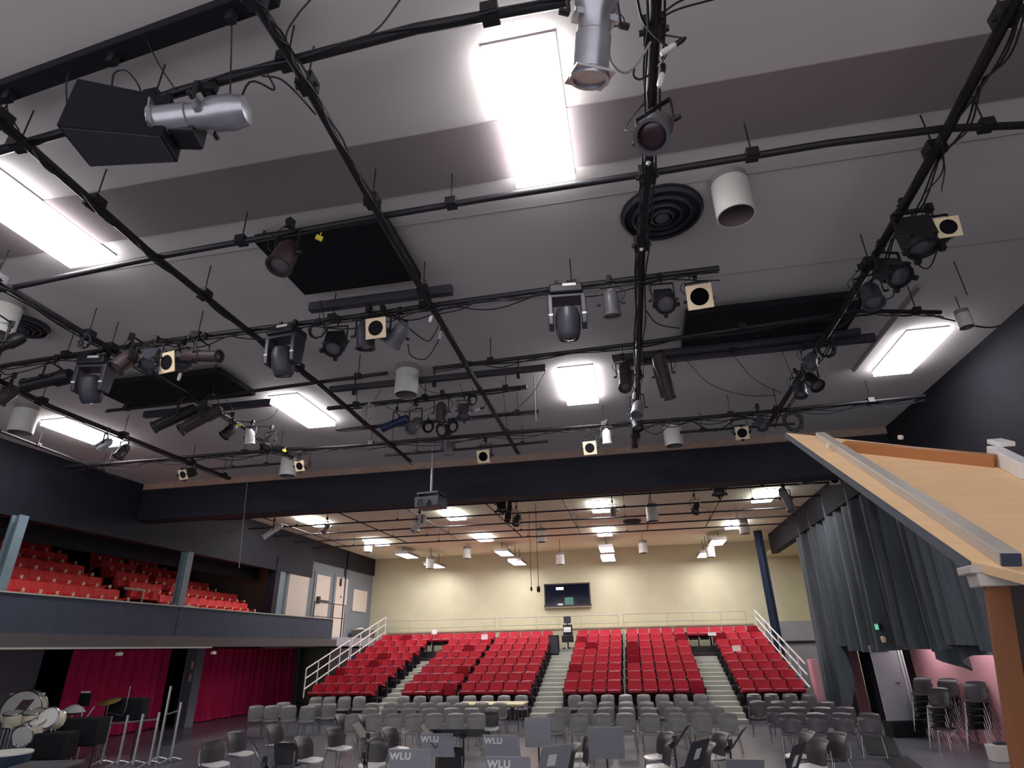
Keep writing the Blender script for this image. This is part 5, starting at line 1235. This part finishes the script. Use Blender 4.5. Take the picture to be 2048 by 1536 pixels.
tt = thing('low_table', 'white low table below the round drum, lower left corner', 'table', (-12.06, 11.05, 0.45)); tt.location.z = 0
ob('top', MB().box((0, 0, 0.45), (0.7, 0.4, 0.03)).mesh('top', 'white_metal', 0.006), tt)
for sx in (-0.3, 0.3): ob('leg', MB().box((sx, 0, 0.22), (0.04, 0.3, 0.44)).mesh('leg', 'chrome'), tt)
cy = thing('cymbal', 'gold cymbal on a stand in front of the maroon curtain', 'cymbal', (-12.96, 14.20, 1.29))
zc_ = cy.location.z
ob('plate', MB().lathe([(0.25, -0.012), (0.08, 0.012), (0.05, 0.03), (0.0, 0.04)], 28, Matrix.Rotation(0.3, 3, 'X')).mesh('plate', 'gold', 0, True), cy)
ob('pole', MB().cyl((0, 0, 0.02), (0.0, 0, -0.25), 0.014, 8).tube([(0, 0, -0.25), (0.38, 0.1, -0.32), (0.42, 0.1, -0.2), (0.42, 0.1, 0.32)], 0.013, 8).cyl((0, 0, -0.25), (0, 0, -zc_ + 0.1), 0.016, 8).mesh('pole', 'chrome', 0, True), cy)
for k in range(3): ob('leg', MB().cyl((0, 0, -zc_ + 0.4), (0.3 * math.cos(k * 2.1), 0.3 * math.sin(k * 2.1), -zc_ + 0.01), 0.012, 6).mesh('leg', 'chrome'), cy)
sn = thing('snare_drum', 'white draped snare drum left of the gold cymbal', 'drum', (-13.93, 14.20, 1.12))
ob('shell', MB().lathe([(0.18, -0.12), (0.18, 0.0), (0.17, 0.01)], 20).mesh('shell', 'drum_dark', 0, True), sn)
ob('cloth', MB().lathe([(0.27, -0.07), (0.18, 0.03), (0.08, 0.09), (0.0, 0.10)], 18).mesh('cloth', 'paper', 0, True), sn)
s = MB().cyl((0, 0, -0.12), (0, 0, -sn.location.z + 0.25), 0.014, 6)
for k in range(3): s.cyl((0, 0, -sn.location.z + 0.3), (0.28 * math.cos(k * 2.1), 0.28 * math.sin(k * 2.1), -sn.location.z + 0.01), 0.012, 6)
ob('stand', s.mesh('stand', 'chrome'), sn)
for k, (p, lab) in enumerate((((-13.46, 14.00, 1.16), 'left'), ((-13.31, 14.00, 1.16), 'right'))):
    tag(ob('drum_stick', MB().cyl((0, 0, -0.2), ((-0.02, 0.14)[k], 0, 0.02), 0.016, 6).cyl((0, 0, -p[2] + 0.01), (0, 0, -0.2), 0.010, 6).mesh('drum_stick', 'paper'), None, p), 'pale upright stick beside the white draped drum, the %s one' % lab, 'stick')
def rack(x0, x1, zbar, posts, label, y):
    t = thing('percussion_rack', label, 'rack', (x0, y, 0), 0, 'silver percussion racks')
    ob('crossbar', MB().cyl((0, 0, zbar), (x1 - x0, 0, zbar + 0.1), 0.02, 8).mesh('crossbar', 'silver', 0, True), t)
    for px, h in posts:
        ob('upright', MB().cyl((px - x0, 0, 0.03), (px - x0, 0, h), 0.03, 8).mesh('upright', 'silver', 0, True), t)
        ob('foot', MB().tube(spline([(px - x0 - 0.05, -0.3, 0.02), (px - x0, 0, 0.10), (px - x0 + 0.05, 0.3, 0.02)], 4), 0.02, 6).mesh('foot', 'silver', 0, True), t)
yq = 13.8
gx = lambda px: ray_x(px, 1460, yq)
rack(gx(217), gx(312), 0.84, ((gx(217), 1.0), (gx(250), 1.02), (gx(280), 1.05), (gx(312), 1.08)), 'silver percussion rack under the gold cymbal, longer one', yq)
yq = 14.3
rack(gx(325), gx(352), 0.98, ((gx(325), 1.6), (gx(352), 1.25)), 'silver percussion rack with one tall upright beside the pale column', yq)
t = thing('bell_bar', 'white bar lying above the bass drum', 'instrument', (-14.34, 13.20, 1.52))
ob('bar', MB().box((0, 0, 0), (0.95, 0.06, 0.05)).mesh('bar', 'white_metal', 0.01), t); ob('stand', MB().cyl((-0.3, 0, 0), (-0.3, 0, -t.location.z), 0.015, 6).cyl((0.3, 0, 0), (0.3, 0, -t.location.z), 0.015, 6).mesh('stand', 'black_metal'), t)
mt = thing('sheet_stand', 'dark stand with a white top edge in front of the maroon curtain', 'music stand', (-13.88, 14.40, 1.44))
ob('desk', MB().box((0, 0, -0.12), (0.34, 0.03, 0.3)).mesh('desk', 'black_matte', 0.01), mt); ob('paper', MB().box((0, -0.02, 0.04), (0.26, 0.02, 0.04)).mesh('paper', 'paper'), mt); ob('pole', MB().cyl((0, 0.02, -0.2), (0, 0.02, -mt.location.z + 0.02), 0.014, 6).box((0, 0.02, -mt.location.z + 0.015), (0.3, 0.3, 0.03)).mesh('pole', 'black_metal'), mt)
for k, (p, d, lab) in enumerate((((-12.57, 13.20, 0.76), (0.9, 0.5, 0.55), 'dark covered instrument below the white draped drum'), ((-12.57, 12.50, 0.58), (0.8, 0.5, 0.5), 'dark covered instrument right of the bowl shaped drum'), ((-12.75, 14.60, 1.08), (0.9, 0.4, 0.5), 'dark keyboard instrument behind the silver rack'))):
    t = thing('covered_instrument', lab, 'instrument', (p[0], p[1], 0), 0.2)
    ob('body', MB().box((0, 0, p[2]), d).mesh('body', 'black_matte', 0.04), t)
    for sx in (-0.38, 0.38): ob('leg', MB().cyl((sx * d[0], 0, 0.01), (sx * d[0], 0, max(0.05, p[2] - d[2] / 2 + 0.05)), 0.02, 6).mesh('leg', 'black_metal'), t)
for p, d, rz, lab in (((-10.27, 10.21, 0.60), (0.9, 0.6, 0.06), 0.3, 'grey flat lid at the bottom edge beside the low white table'), ((-8.66, 9.88, 0.60), (0.5, 0.45, 0.05), -0.2, 'pale grey flat lid at the bottom edge, right of its twin')):
    t = thing('instrument_lid', lab, 'lid', (p[0], p[1], 0), rz)
    ob('top', MB().box((0, 0, 0.6), d).mesh('top', 'mid_grey', 0.01), t); ob('base', MB().box((0, 0, 0.28), (d[0] * 0.9, d[1] * 0.9, 0.56)).mesh('base', 'dark_grey', 0.01), t)
